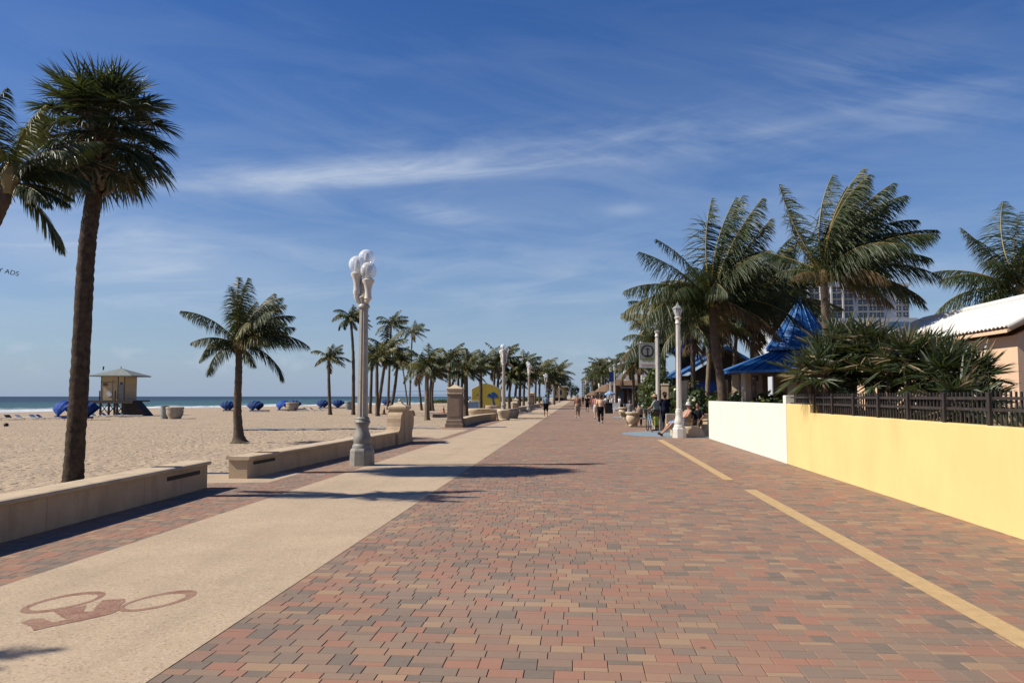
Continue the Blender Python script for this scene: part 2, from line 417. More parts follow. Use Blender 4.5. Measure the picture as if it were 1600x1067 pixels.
def sand_material():
    m = bpy.data.materials.new('beach_sand'); m.use_nodes = True; t = NT(m.node_tree)
    P = t.add('ShaderNodeNewGeometry').outputs['Position']
    n1 = t.add('ShaderNodeTexNoise', {'Vector': P, 'Scale': 0.35, 'Detail': 5.0, 'Roughness': 0.6}).outputs[0]
    n2 = t.add('ShaderNodeTexNoise', {'Vector': P, 'Scale': 60.0, 'Detail': 4.0, 'Roughness': 0.7}).outputs[0]
    c = t.mix(t.add('ShaderNodeMapRange', {'Value': n1, 'From Min': 0.35, 'From Max': 0.65}).outputs[0], (0.585, 0.465, 0.335, 1), (0.50, 0.395, 0.285, 1))
    c = t.mix(t.add('ShaderNodeMapRange', {'Value': n2, 'From Min': 0.3, 'From Max': 0.7, 'To Max': 0.5}).outputs[0], c, (0.38, 0.28, 0.20, 1))
    # wet sand by the sea
    sp = t.add('ShaderNodeSeparateXYZ', {0: P})
    wet = t.add('ShaderNodeMapRange', {'Value': sp.outputs[2], 'From Min': -1.10, 'From Max': -0.98, 'To Min': 1.0, 'To Max': 0.0}).outputs[0]
    c = t.mix(t.math('MULTIPLY', wet, 0.55), c, (0.25, 0.21, 0.17, 1))
    # trampled: overlapping foot dents
    d1 = t.add('ShaderNodeTexVoronoi', {'Vector': t.add('ShaderNodeMapping', {'Vector': P, 'Scale': (1.0, 0.8, 1)}).outputs[0], 'Scale': 2.6, 'Randomness': 1.0}, feature='SMOOTH_F1').outputs[0]
    d2 = t.add('ShaderNodeTexNoise', {'Vector': P, 'Scale': 5.0, 'Detail': 4.0, 'Roughness': 0.55, 'Distortion': 0.5}).outputs[0]
    h = t.math('ADD', t.math('MULTIPLY', t.math('MINIMUM', d1, 0.32), 0.9), t.math('MULTIPLY', d2, 0.6))
    b1 = t.add('ShaderNodeBump', {'Height': h, 'Strength': 1.0, 'Distance': 0.22})
    b2 = t.add('ShaderNodeBump', {'Height': n2, 'Strength': 0.3, 'Distance': 0.01, 'Normal': b1.outputs[0]})
    b = t.add('ShaderNodeBsdfPrincipled', {'Base Color': c, 'Roughness': 0.95, 'Specular IOR Level': 0.1, 'Normal': b2.outputs[0]})
    t.add('ShaderNodeOutputMaterial', {0: b.outputs[0]})
    return m
M['sand'] = sand_material()
rs = random.Random(4)
from mathutils import noise
def sand_h(x, y):
    z = sand_z(x, y)
    if x < -7.2 and x > -40 and y < 70:
        k = min(1, (-7.2 - x) / 1.5)
        z += k * (0.035 * noise.noise(Vector((x * 1.3, y * 1.3, 3))) + 0.03 * noise.noise(Vector((x * 3.1, y * 2.6, 8))) - 0.02)
    return z
xs = [-400, -200] + list(np.arange(-150, -42, 3.0)) + list(np.arange(-42, -24, 0.6)) + list(np.arange(-24, -6.9, 0.22)) + [-6.55, -6.2]
ys = list(np.arange(-20, 5, 3.0)) + list(np.arange(5, 45, 0.25)) + list(np.arange(45, 80, 0.8)) + list(np.arange(80, 400, 8)) + [450, 600, 900, 1500, 3000]
tag(grid_obj('beach', xs, ys, sand_h, M['sand']), kind='structure')

def sea_material():
    m = bpy.data.materials.new('sea_water'); m.use_nodes = True; t = NT(m.node_tree)
    P = t.add('ShaderNodeNewGeometry').outputs['Position']
    sp = t.add('ShaderNodeSeparateXYZ', {0: P})
    # distance seaward of the shoreline
    shore = t.math('MINIMUM', t.math('MULTIPLY_ADD', t.math('MAXIMUM', t.math('SUBTRACT', sp.outputs[1], 180.0), 0.0), 0.36, -100.0), -42.0)
    d = t.math('SUBTRACT', shore, sp.outputs[0])
    wob = t.add('ShaderNodeTexNoise', {'Vector': P, 'Scale': 0.035, 'Detail': 5.0, 'Roughness': 0.6}).outputs[0]
    dd = t.math('MULTIPLY_ADD', t.math('SUBTRACT', wob, 0.5), 60.0, d)
    base = t.ramp(t.math('DIVIDE', dd, 700.0, clamp=True), [(0.0, (0.10, 0.19, 0.20, 1)), (0.06, (0.065, 0.155, 0.19, 1)), (0.22, (0.055, 0.135, 0.17, 1)), (0.38, (0.038, 0.08, 0.13, 1)), (1.0, (0.030, 0.066, 0.115, 1))])
    wave = t.add('ShaderNodeMapping', {'Vector': P, 'Scale': (1.0, 0.35, 1)}).outputs[0]
    h1 = t.add('ShaderNodeTexNoise', {'Vector': wave, 'Scale': 0.35, 'Detail': 8.0, 'Roughness': 0.62}).outputs[0]
    # broken surf lines running along the shore
    w1 = t.add('ShaderNodeTexNoise', {'Vector': t.add('ShaderNodeMapping', {'Vector': P, 'Scale': (1.0, 0.18, 1)}).outputs[0], 'Scale': 0.14, 'Detail': 7.0, 'Roughness': 0.65}).outputs[0]
    near = t.add('ShaderNodeMapRange', {'Value': d, 'From Min': 6.0, 'From Max': 42.0, 'To Min': 1.0, 'To Max': 0.0}).outputs[0]
    foam = t.add('ShaderNodeMapRange', {'Value': t.math('ADD', w1, t.math('MULTIPLY', near, 0.24)), 'From Min': 0.58, 'From Max': 0.74}).outputs[0]
    foam = t.math('MULTIPLY', foam, t.add('ShaderNodeMapRange', {'Value': d, 'From Min': 70.0, 'From Max': 40.0}).outputs[0])
    c = t.mix(foam, base, (0.80, 0.82, 0.82, 1))
    bmp = t.add('ShaderNodeBump', {'Height': h1, 'Strength': 1.0, 'Distance': 1.6})
    b = t.add('ShaderNodeBsdfDiffuse', {'Color': c, 'Normal': bmp.outputs[0]})
    g = t.add('ShaderNodeBsdfGlossy', {'Color': (1, 1, 1, 1), 'Roughness': 0.35, 'Normal': bmp.outputs[0]})
    mx = t.add('ShaderNodeMixShader', {0: 0.10, 1: b.outputs[0], 2: g.outputs[0]})
    t.add('ShaderNodeOutputMaterial', {0: mx.outputs[0]})
    return m
M['sea'] = sea_material()
mb = MB()
SEA = -1.13
xs = [-9000, -3000, -1200, -600, -400, -300] + list(np.arange(-250, -30, 4.0))
ys = [-2000, -300] + list(np.arange(-60, 500, 10.0)) + [700, 1200, 2500, 9000]
def sea_h(x, y):
    d = shore_x(y) - x
    z = SEA
    if 4 < d < 60: z += 0.28 * max(0, math.sin(d * 0.33 + 1.6 * noise.noise(Vector((x * 0.01, y * 0.02, 0))))) ** 3
    return z
tag(grid_obj('sea', xs, ys, sea_h, M['sea']), kind='structure')

M['land'] = mat('land', (0.36, 0.28, 0.20), 0.95, 0.1, 0.2, 0.5, 0.5, 15)
mb2 = MB(); mb2.quad([(-6.8, -60, -0.06), (4000, -60, -0.06), (4000, 9000, -0.06), (-6.8, 9000, -0.06)])
tag(build(mb2, 'ground', M['land']), kind='structure')

# ---- pavers: real stones near by, a sheet of the same stones further on
PAV = [(0.00, (0.37, 0.190, 0.145)), (0.16, (0.33, 0.195, 0.155)), (0.29, (0.285, 0.200, 0.165)), (0.44, (0.240, 0.190, 0.165)), (0.60, (0.185, 0.160, 0.148)), (0.71, (0.40, 0.275, 0.190)), (0.80, (0.300, 0.220, 0.175)), (0.92, (0.36, 0.225, 0.165))]
def paver_material(name, textured, small=False):
    m = bpy.data.materials.new(name); m.use_nodes = True; t = NT(m.node_tree)
    P = t.add('ShaderNodeNewGeometry').outputs['Position']
    if textured:
        rot = t.add('ShaderNodeMapping', {'Vector': P}).outputs[0]
        br = t.add('ShaderNodeTexBrick', {'Vector': rot, 'Color1': (0, 0, 0, 1), 'Color2': (1, 1, 1, 1), 'Mortar': (0.45, 0.45, 0.45, 1), 'Scale': 1.0, 'Mortar Size': 0.006, 'Brick Width': 0.20, 'Row Height': 0.14})
        fac = br.outputs[0]
    else:
        fac = t.add('ShaderNodeAttribute', attribute_name='tone').outputs['Fac']
    c = t.ramp(fac, [(p, (k[0] * 1.14 + .0, k[1] * 1.06 + .0, k[2] * 0.92 + .0, 1)) for p, k in PAV], 'CONSTANT')
    n0 = t.add('ShaderNodeTexNoise', {'Vector': P, 'Scale': 14.0, 'Detail': 5.0, 'Roughness': 0.7}).outputs[0]
    c = t.mix(t.add('ShaderNodeMapRange', {'Value': n0, 'From Min': 0.3, 'From Max': 0.75, 'To Max': 0.30}).outputs[0], c, (0.36, 0.28, 0.21, 1))
    n1 = t.add('ShaderNodeTexNoise', {'Vector': P, 'Scale': 0.45, 'Detail': 6.0, 'Roughness': 0.6}).outputs[0]
    c = t.mix(t.add('ShaderNodeMapRange', {'Value': n1, 'From Min': 0.4, 'From Max': 0.7, 'To Max': 0.32}).outputs[0], c, (0.20, 0.15, 0.125, 1))
    # trodden-in marks, gum and old spills
    vs = t.add('ShaderNodeTexVoronoi', {'Vector': P, 'Scale': 1.7, 'Randomness': 1.0})
    gm = t.math('LESS_THAN', vs.outputs['Distance'], 0.035)
    c = t.mix(t.math('MULTIPLY', gm, 0.6), c, (0.06, 0.05, 0.045, 1))
    n9 = t.add('ShaderNodeTexNoise', {'Vector': P, 'Scale': 0.17, 'Detail': 7.0, 'Roughness': 0.7, 'Distortion': 1.2}).outputs[0]
    c = t.mix(t.add('ShaderNodeMapRange', {'Value': n9, 'From Min': 0.52, 'From Max': 0.7, 'To Max': 0.35}).outputs[0], c, (0.44, 0.33, 0.26, 1))
    # blown sand thickening towards the right-hand wall and where feet do not sweep it
    n2 = t.add('ShaderNodeTexNoise', {'Vector': P, 'Scale': 150.0, 'Detail': 4.0, 'Roughness': 0.8}).outputs[0]
    c = t.mix(t.add('ShaderNodeMapRange', {'Value': n2, 'From Min': 0.5, 'From Max': 0.75, 'To Max': 0.4}).outputs[0], c, (0.44, 0.33, 0.24, 1))
    n2b = t.add('ShaderNodeTexNoise', {'Vector': P, 'Scale': 190.0, 'Detail': 3.0}).outputs[0]
    c = t.mix(t.add('ShaderNodeMapRange', {'Value': n2b, 'From Min': 0.55, 'From Max': 0.8, 'To Max': 0.5}).outputs[0], c, (0.10, 0.08, 0.07, 1))
    bp = t.add('ShaderNodeBump', {'Height': n2, 'Strength': 0.35, 'Distance': 0.004})
    b = t.add('ShaderNodeBsdfPrincipled', {'Base Color': c, 'Roughness': 0.8, 'Specular IOR Level': 0.22, 'Normal': bp.outputs[0]})
    t.add('ShaderNodeOutputMaterial', {0: b.outputs[0]})
    return m
M['pavers'] = paver_material('pavers', False)
M['pavers_far'] = paver_material('pavers_far', True)
M['joint'] = mat('joint', (0.23, 0.165, 0.125), 0.95, 0.05, 0.2, 20)
LANE_R, LANE_L, WALK_R = -2.42, -4.86, 4.97
def pave(name, x0, x1, y0, y1, seed, extra=None):
    """irregularly laid rectangular stones in three sizes on a 7 cm module"""
    rr = random.Random(seed); u = 0.07
    nx = int(round((x1 - x0) / u)); ny = int(round((y1 - y0) / u))
    ux = (x1 - x0) / nx
    V = []; Fc = []; tone = []
    gap = 0.0012; bev = 0.0022
    y = y0
    def stone(X0, X1, Y0, Y1):
        X0 += gap + rr.uniform(0, .0012); X1 -= gap + rr.uniform(0, .0012); Y0 += gap + rr.uniform(0, .0010); Y1 -= gap + rr.uniform(0, .0010)
        zt = rr.uniform(-0.0009, 0.0009); n = len(V)
        V.extend([(X0, Y0, zt - 0.0035), (X1, Y0, zt - 0.0035), (X1, Y1, zt - 0.0035), (X0, Y1, zt - 0.0035), (X0 + bev, Y0 + bev, zt), (X1 - bev, Y0 + bev, zt), (X1 - bev, Y1 - bev, zt), (X0 + bev, Y1 - bev, zt)])
        Fc.extend([(n + 4, n + 5, n + 6, n + 7), (n, n + 1, n + 5, n + 4), (n + 1, n + 2, n + 6, n + 5), (n + 2, n + 3, n + 7, n + 6), (n + 3, n, n + 4, n + 7)])
        tone.extend([rr.random()] * 5)
    def course(xa, ya, yb):
        """one course: stones of 14 and 21 cm in random order, cut at the far edge"""
        x = xa - rr.uniform(0, .2)
        while x < x1:
            wd = rr.choice((.21, .21, .21, .14, .14, .175))
            if x < x0 and x + wd - x0 < .05: x = x0
            if x1 - (x + wd) < .05: wd = x1 - x + .001
            a_, b_ = max(x, x0), min(x + wd, x1)
            if b_ - a_ > .03: stone(a_, b_, ya, yb)
            x += wd
    while y < y1:
        r = rr.random()
        if r < .22:
            # soldier band: tall stones laid between short pairs
            x = x0 - rr.uniform(0, .2)
            while x < x1:
                q = rr.random(); wd = .14 if q < .45 else .21
                if x < x0 and x + wd - x0 < .05: x = x0
                if x1 - (x + wd) < .05: wd = x1 - x + .001
                a_, b_ = max(x, x0), min(x + wd, x1)
                if b_ - a_ > .03:
                    if q < .45: stone(a_, b_, y, y + .21)
                    else:
                        k = rr.choice((.07, .14)); stone(a_, b_, y, y + k); stone(a_, b_, y + k, y + .21)
                x += wd
            y += .21
        elif r < .34:
            course(x0, y, y + .105); y += .105
        else:
            course(x0, y, y + .14); y += .14
    me = bpy.data.meshes.new(name); me.from_pydata(V, [], Fc); me.materials.append(M['pavers'])
    at = me.attributes.new('tone', 'FLOAT', 'FACE'); at.data.foreach_set('value', tone)
    me.update()
    o = bpy.data.objects.new(name, me); COL.objects.link(o); tag(o, kind='structure')
    return o
pave('brick_promenade', LANE_R, WALK_R, 3.2, 52.0, 1)
pave('brick_verge', -6.95, LANE_L, 5.2, 40.0, 2)
mb = MB()
mb.quad([(-7.0, -30, -0.008), (LANE_L, -30, -0.008), (LANE_L, 900, -0.008), (-7.0, 900, -0.008)])
mb.quad([(LANE_R, -30, -0.008), (9.5, -30, -0.008), (9.5, 900, -0.008), (LANE_R, 900, -0.008)])
tag(build(mb, 'paver_bed', M['joint']), kind='structure')
mb = MB()
mb.quad([(LANE_R, 52.0, -0.001), (WALK_R, 52.0, -0.001), (WALK_R, 900, -0.001), (LANE_R, 900, -0.001)])
mb.quad([(-6.95, 40.0, -0.001), (LANE_L, 40.0, -0.001), (LANE_L, 900, -0.001), (-6.95, 900, -0.001)])
mb.quad([(WALK_R, 31.2, -0.001), (9.5, 31.2, -0.001), (9.5, 900, -0.001), (WALK_R, 900, -0.001)])
mb.quad([(LANE_R, -30, -0.001), (WALK_R, -30, -0.001), (WALK_R, 3.2, -0.001), (LANE_R, 3.2, -0.001)])
tag(build(mb, 'brick_promenade_distance', M['pavers_far']), kind='structure')

def lane_material():
    m = bpy.data.materials.new('lane_concrete'); m.use_nodes = True; t = NT(m.node_tree)
    P = t.add('ShaderNodeNewGeometry').outputs['Position']
    n1 = t.add('ShaderNodeTexNoise', {'Vector': P, 'Scale': 0.9, 'Detail': 6.0, 'Roughness': 0.65}).outputs[0]
    c = t.mix(t.add('ShaderNodeMapRange', {'Value': n1, 'From Min': 0.35, 'From Max': 0.65}).outputs[0], (0.60, 0.46, 0.315, 1), (0.51, 0.39, 0.265, 1))
    vo = t.add('ShaderNodeTexVoronoi', {'Vector': P, 'Scale': 70.0, 'Randomness': 1.0})
    vc = t.add('ShaderNodeSeparateColor', {0: vo.outputs['Color']}).outputs[0]
    pale = t.add('ShaderNodeMapRange', {'Value': vc, 'From Min': 0.78, 'From Max': 0.9, 'To Max': 0.55}).outputs[0]
    dark = t.add('ShaderNodeMapRange', {'Value': vc, 'From Min': 0.16, 'From Max': 0.05, 'To Max': 0.5}).outputs[0]
    c = t.mix(pale, c, (0.70, 0.57, 0.42, 1)); c = t.mix(dark, c, (0.22, 0.15, 0.11, 1))
    v2 = t.add('ShaderNodeTexVoronoi', {'Vector': P, 'Scale': 22.0}); 
    sp = t.math('LESS_THAN', v2.outputs['Distance'], 0.10)
    c = t.mix(t.math('MULTIPLY', sp, 0.5), c, (0.24, 0.13, 0.09, 1))
    h = t.add('ShaderNodeTexNoise', {'Vector': P, 'Scale': 120.0, 'Detail': 4.0}).outputs[0]
    # faint tyre-worn and washed patches
    n3 = t.add('ShaderNodeTexNoise', {'Vector': t.add('ShaderNodeMapping', {'Vector': P, 'Scale': (2.4, 0.25, 1)}).outputs[0], 'Scale': 1.0, 'Detail': 5.0}).outputs[0]
    c = t.mix(t.add('ShaderNodeMapRange', {'Value': n3, 'From Min': 0.5, 'From Max': 0.75, 'To Max': 0.25}).outputs[0], c, (0.33, 0.25, 0.18, 1))
    bp = t.add('ShaderNodeBump', {'Height': h, 'Strength': 0.5, 'Distance': 0.006})
    b = t.add('ShaderNodeBsdfPrincipled', {'Base Color': c, 'Roughness': 0.85, 'Specular IOR Level': 0.2, 'Normal': bp.outputs[0]})
    t.add('ShaderNodeOutputMaterial', {0: b.outputs[0]})
    return m
M['lane'] = lane_material()
mb = MB(); mb.quad([(LANE_L, -30, 0.003), (LANE_R, -30, 0.003), (LANE_R, 900, 0.003), (LANE_L, 900, 0.003)])
tag(build(mb, 'bike_lane', M['lane']), kind='structure')
# concrete ramps through the gaps in the beach wall
mb = MB(); mb.quad([(-8.6, 14.6, 0.001), (LANE_L - .9, 15.1, 0.001), (LANE_L - .9, 17.2, 0.001), (-8.6, 16.8, 0.001)])
mb.quad([(-8.2, 33.2, 0.001), (LANE_L - .4, 31.2, 0.001), (LANE_L - .4, 39.6, 0.001), (-8.2, 40.5, 0.001)])
tag(build(mb, 'beach_access_path', M['lane'], recalc=False), kind='structure')

# yellow edge line, two dashes (a third far off)
mb = MB()
def dash(y0, y1):
    mb.quad([(2.80, y0, 0.0035), (2.97, y0, 0.0035), (3.01, y1, 0.0035), (2.86, y1, 0.0035)])
def dashp(a, b, c, d):
    mb.quad([G(*a), G(*b), G(*c), G(*d)]); 
    for k in range(4): x, y, z = mb.v[-4 + k]; mb.v[-4 + k] = (x, y, 0.0035)
dashp((1026, 687), (1036, 687), (1147, 750), (1132, 750))
dashp((1162, 765), (1181, 765), (1600 + 60, 985 + 34), (1600 + 60, 1011 + 37))
mb.quad([(2.88, 2, 0.0035), (3.05, 2, 0.0035), (3.05, 3.0, 0.0035), (2.88, 3.0, 0.0035)])
dashp((934, 639.5), (940, 639.5), (941, 641), (934, 641))
tag(build(mb, 'yellow_line', M['line_paint']), kind='structure')

# worn red bicycle painted across the lane
m = bpy.data.materials.new('worn_red_paint'); m.use_nodes = True; t = NT(m.node_tree)
P = t.add('ShaderNodeNewGeometry').outputs['Position']
n1 = t.add('ShaderNodeTexNoise', {'Vector': P, 'Scale': 60.0, 'Detail': 5.0, 'Roughness': 0.75}).outputs[0]
n2 = t.add('ShaderNodeTexNoise', {'Vector': P, 'Scale': 5.0, 'Detail': 5.0, 'Roughness': 0.6}).outputs[0]
f = t.add('ShaderNodeMapRange', {'Value': t.math('ADD', n1, t.math('MULTIPLY', n2, 0.5)), 'From Min': 0.62, 'From Max': 0.92, 'To Max': 0.85}).outputs[0]
c = t.mix(f, (0.27, 0.120, 0.085, 1), (0.48, 0.345, 0.24, 1))
b = t.add('ShaderNodeBsdfPrincipled', {'Base Color': c, 'Roughness': 0.8, 'Specular IOR Level': 0.2})
t.add('ShaderNodeOutputMaterial', {0: b.outputs[0]}); M['red_paint'] = m
mb = MB()
def zp(x, y): p = G(x / 4, 880 + y / 4); return (p.x, p.y, 0.007)
def ringpx(outer, inner):
    n = 40
    def pt(e, k):
        (cx, cy, ax, ay, tilt) = e; a = 2 * math.pi * k / n
        x = ax * math.cos(a); y = ay * math.sin(a)
        return zp(cx + x, cy + y - x * tilt)
    for k in range(n):
        mb.quad([pt(outer, k), pt(outer, k + 1), pt(inner, k + 1), pt(inner, k)])
ringpx((392, 246, 268, 44, 0.20), (396, 245, 216, 31, 0.19))
ringpx((985, 237, 248, 44, 0.21), (968, 240, 192, 32, 0.20))
mb.quad([zp(*q) for q in ((330, 302), (430, 285), (540, 262), (522, 300), (520, 330), (440, 348), (400, 345))][::-1])
mb.quad([zp(*q) for q in ((640, 232), (780, 223), (782, 242), (752, 262), (745, 292), (700, 316), (610, 338), (575, 305), (600, 270))][::-1])
mb.quad([zp(*q) for q in ((520, 305), (600, 300), (640, 330), (500, 362), (300, 402), (210, 424), (190, 395), (128, 372), (200, 350), (260, 345), (330, 372), (440, 348))][::-1])
for k in range(len(mb.v)): mb.v[k] = (mb.v[k][0], mb.v[k][1], 0.0042 + 0.0002 * (k // 4 % 3) if k < 320 else 0.0051 + 0.0004 * (0 if k < 327 else 1 if k < 336 else 2))
tag(build(mb, 'painted_bicycle_symbol', M['red_paint']), kind='structure')

# blue painted rests beside the promenade
M['blue_concrete'] = mat('blue_concrete', (0.26, 0.35, 0.42), 0.85, 0.2, 0.12, 3, 0.3, 50, dirt=((0.4, 0.36, 0.3), 3, 0.5))
def blue_pad(cx, cy, r, x1):
    mb = MB(); pts = []
    for k in range(41):
        a = math.pi / 2 + math.pi * k / 40
        pts.append((cx + r * math.cos(a), cy + r * math.sin(a), 0.004))
    pts += [(x1, cy - r, 0.004), (x1, cy + r, 0.004)]
    mb.quad(pts[::-1] if False else pts); return mb
tag(build(blue_pad(5.2, 35.7, 3.35, 9.4), 'blue_rest_area', M['blue_concrete']), kind='structure')
tag(build(blue_pad(5.3, 64, 2.7, 9.4), 'blue_rest_area', M['blue_concrete']), kind='structure')
# blue mesh mat laid over the sand towards the water
mb = MB(); 
pth = [(-7.3, 42.6), (-9, 43.4), (-11, 43.8), (-14, 43.7), (-16, 43.9), (-18.3, 44.0)]
for (xa, ya), (xb, yb) in zip(pth[:-1], pth[1:]):
    mb.quad([(xa, ya - .55, sand_z(xa, ya) + .05), (xa, ya + .55, sand_z(xa, ya) + .05), (xb, yb + .55, sand_z(xb, yb) + .05), (xb, yb - .55, sand_z(xb, yb) + .05)])
M['mat_blue'] = mat('mat_blue', (0.16, 0.27, 0.38), 0.9, 0.1, 0.3, 8, 0.3, 30, dirt=((0.45, 0.35, 0.26), 6, 0.8))
tag(build(mb, 'beach_mat_path', M['mat_blue']), kind='structure')
# ------------------------------------------------------------------ beach-side walls
def cap_prof(w, h, th=0.07):
    return [(-w / 2, h - th), (w / 2, h - th), (w / 2 + .02, h - th * .75), (w / 2 + .03, h - th * .4), (w / 2 + .01, h - .01), (w / 2 - .03, h), (-w / 2 + .03, h), (-w / 2 - .01, h - .01), (-w / 2 - .03, h - th * .4), (-w / 2 - .02, h - th * .75)]
def low_wall(label, path, h=0.44, w=0.38, slots=(), group=None):
    base = Vector((path[0][0], path[0][1], 0))
    t = thing('beach_wall', label, 'low wall', base, group=group)
    # refine path
    P = []
    for (a, b) in zip(path[:-1], path[1:]):
        n = max(1, int(math.dist(a, b) / 1.2))
        for k in range(n): P.append((a[0] + (b[0] - a[0]) * k / n, a[1] + (b[1] - a[1]) * k / n, 0))
    P.append((path[-1][0], path[-1][1], 0))
    m1 = MB(); m1.sweep(P, [(-w / 2, -0.35), (w / 2, -0.35), (w / 2, h - .07), (-w / 2, h - .07)]); 
    body = build(m1, 'wall', M['stucco_tan'], t, world=True)
    m2 = MB()
    Pc = [Vector(p) for p in P]; d0 = (Pc[0] - Pc[1]).normalized() * .04; d1 = (Pc[-1] - Pc[-2]).normalized() * .04
    Pc[0] = Pc[0] + d0; Pc[-1] = Pc[-1] + d1
    m2.sweep(Pc, cap_prof(w + .06, h)); build(m2, 'coping', M['stone_cap'], t, world=True)
    for (y0, y1, z0, z1, xf) in slots:
        m3 = MB(); 
        a = Vector((xf(y0), y0)); b = Vector((xf(y1), y1)); d = (b - a).normalized(); nr = Vector((d.y, -d.x))
        p = [a - nr * .01, a + nr * .006, b + nr * .006, b - nr * .01]
        m3.prism([(q.x, q.y) for q in p], 'z', z0, z1)
        build(m3, 'vent_slot', M['slot_dark'], t, world=True)  # raised dark strip; the shade of a recess is put into its colour
    return t
low_wall('long tan stucco seat wall under the tall thick palm, nearest to the viewer', [(-6.38, 1.0), (-6.47, 6.0), (-6.50, 9.0), (-6.60, 12.0), (-6.68, 14.12)], 0.47, 0.38,
         slots=[(12.58, 13.8, 0.27, 0.335, lambda y: -6.60 - (y - 12) * .035 + .19)])
t2 = low_wall('tan stucco seat wall behind the big lamp post, ending at the scrolled pier', [(-6.62, 15.75), (-6.46, 19.1), (-6.30, 24.0), (-6.16, 28.2)], 0.43, 0.38,
         slots=[(16.0, 17.05, 0.25, 0.315, lambda y: -6.61 + (y - 16) * .0484 + .19)])

def scroll_pier(label, loc, rz=0.0):
    t = thing('scroll_pier', label, 'pier', loc, rz)
    a = MB(); a.bbox((0, 0, .60), (.50, .58, 1.20), .012); build(a, 'shaft', M['stucco_tan'], t)
    a = MB(); a.bbox((0, 0, 1.215), (.64, .72, .09), .02); a.bbox((0, 0, 1.145), (.56, .64, .05), .01)
    b = len(a.v); a.v += [(-.3, -.34, 1.262), (.3, -.34, 1.262), (.3, .34, 1.262), (-.3, .34, 1.262), (-.13, -.15, 1.33), (.13, -.15, 1.33), (.13, .15, 1.33), (-.13, .15, 1.33), (-.04, -.04, 1.42), (.04, -.04, 1.42), (.04, .04, 1.42), (-.04, .04, 1.42)]
    for r in (0, 4):
        for i in range(4):
            j = (i + 1) % 4; a.f.append((b + r + i, b + r + j, b + r + 4 + j, b + r + 4 + i)); a.m.append(0)
    a.f.append((b + 8, b + 9, b + 10, b + 11)); a.m.append(0)
    a.ell((0, 0, 1.46), (.055, .055, .06), 10, 6)
    build(a, 'cap', M['stone_cap'], t)
    # scroll facing away and the sweep down to the wall facing the viewer
    pr = [(.30, -.2), (1.12, -.2), (1.14, .05), (1.02, .14), (.98, .28), (1.06, .42), (1.20, .56), (1.25, .72), (1.22, .88), (1.12, 1.0), (.98, 1.06), (.30, 1.06)]
    a = MB(); a.prism(pr, 'x', -.21, .21); build(a, 'scroll', M['stucco_tan'], t)
    a = MB(); a.prism([(.30, 1.062), (1.0, 1.062), (1.14, 1.01), (1.24, .90), (1.28, .93), (1.20, 1.04), (1.06, 1.11), (.30, 1.11)], 'x', -.25, .25); build(a, 'scroll_coping', M['stone_cap'], t)
    pr = [(-.30, -.2), (-.30, 1.02), (-.42, 1.06), (-.56, 1.05), (-.68, .97), (-.74, .85), (-.76, .72), (-.80, .6), (-.90, .48), (-1.05, .435), (-1.05, -.2)]
    a = MB(); a.prism(pr, 'x', -.235, .235); build(a, 'sweep_buttress', M['stucco_tan'], t)
    return t
scroll_pier('stout scrolled pier with a pyramid cap, behind the big lamp post', (-6.10, 28.0, 0), R(-2))

def tall_pillar(label, loc, group=None):
    t = thing('gate_pillar', label, 'pillar', loc, group=group)
    a = MB(); a.bbox((0, 0, .03), (.94, .94, .36), .02); a.bbox((0, 0, .30), (.86, .86, .18), .03); build(a, 'plinth', M['stucco_brown'], t)
    a = MB(); a.bbox((0, 0, 1.06), (.74, .74, 1.34), .01); a.box((0, -.374, 1.05), (.54, .012, 1.0)); a.box((.374, 0, 1.05), (.012, .54, 1.0)); a.box((0, .374, 1.05), (.54, .012, 1.0)); build(a, 'shaft', M['stucco_brown'], t)
    a = MB(); a.bbox((0, 0, 1.745), (.84, .84, .05), .015, mi=0); a.bbox((0, 0, 1.865), (.76, .76, .19), .01, mi=0); a.bbox((0, 0, 1.99), (.88, .88, .06), .02)
    b = len(a.v); a.v += [(-.42, -.42, 2.02), (.42, -.42, 2.02), (.42, .42, 2.02), (-.42, .42, 2.02), (-.2, -.2, 2.10), (.2, -.2, 2.10), (.2, .2, 2.10), (-.2, .2, 2.10), (-.04, -.04, 2.22), (.04, -.04, 2.22), (.04, .04, 2.22), (-.04, .04, 2.22)]
    for r in (0, 4):
        for i in range(4):
            j = (i + 1) % 4; a.f.append((b + r + i, b + r + j, b + r + 4 + j, b + r + 4 + i)); a.m.append(0)
    a.f.append((b + 8, b + 9, b + 10, b + 11)); a.m.append(0)
    a.ell((0, 0, 2.25), (.05, .05, .055), 8, 6); build(a, 'cap', M['stone_cap'], t)
    return t
tall_pillar('tall square brown stucco pillar with a pyramid cap beside the yellow mural', (-6.35, 42.6, 0))
tall_pillar('tall square stucco pillar far down the lane, between the second and third distant lamp posts', (-6.3, 112, 0))
low_wall('tan seat wall running on from the tall square pillar', [(-6.15, 43.1), (-6.3, 47.5), (-6.15, 52.0), (-5.75, 56)], .45, .4)
low_wall('dark seat wall just behind the second lamp post', [(-5.9, 58.5), (-6.3, 63), (-6.3, 66.0)], .62, .45)
low_wall('curved seat wall left of the third lamp post', [(-6.9, 70), (-6.2, 75), (-6.0, 80)], .45, .4)
low_wall('far seat wall beside the man in the light blue shirt', [(-6.2, 86), (-6.0, 92), (-6.0, 104)], .50, .4)
for k, (a, b, lb) in enumerate(((116, 128, 'short distant seat wall past the far square pillar'), (134, 150, 'distant seat wall in front of the yellow beach building'), (156, 180, 'farthest seat wall, where the lane narrows to a point'))):
    low_wall(lb, [(-6.1, a), (-6.1, b)], .5, .4)
scroll_pier('small far pier with a pyramid cap beside the third lamp post', (-6.25, 83.0, 0), R(180))

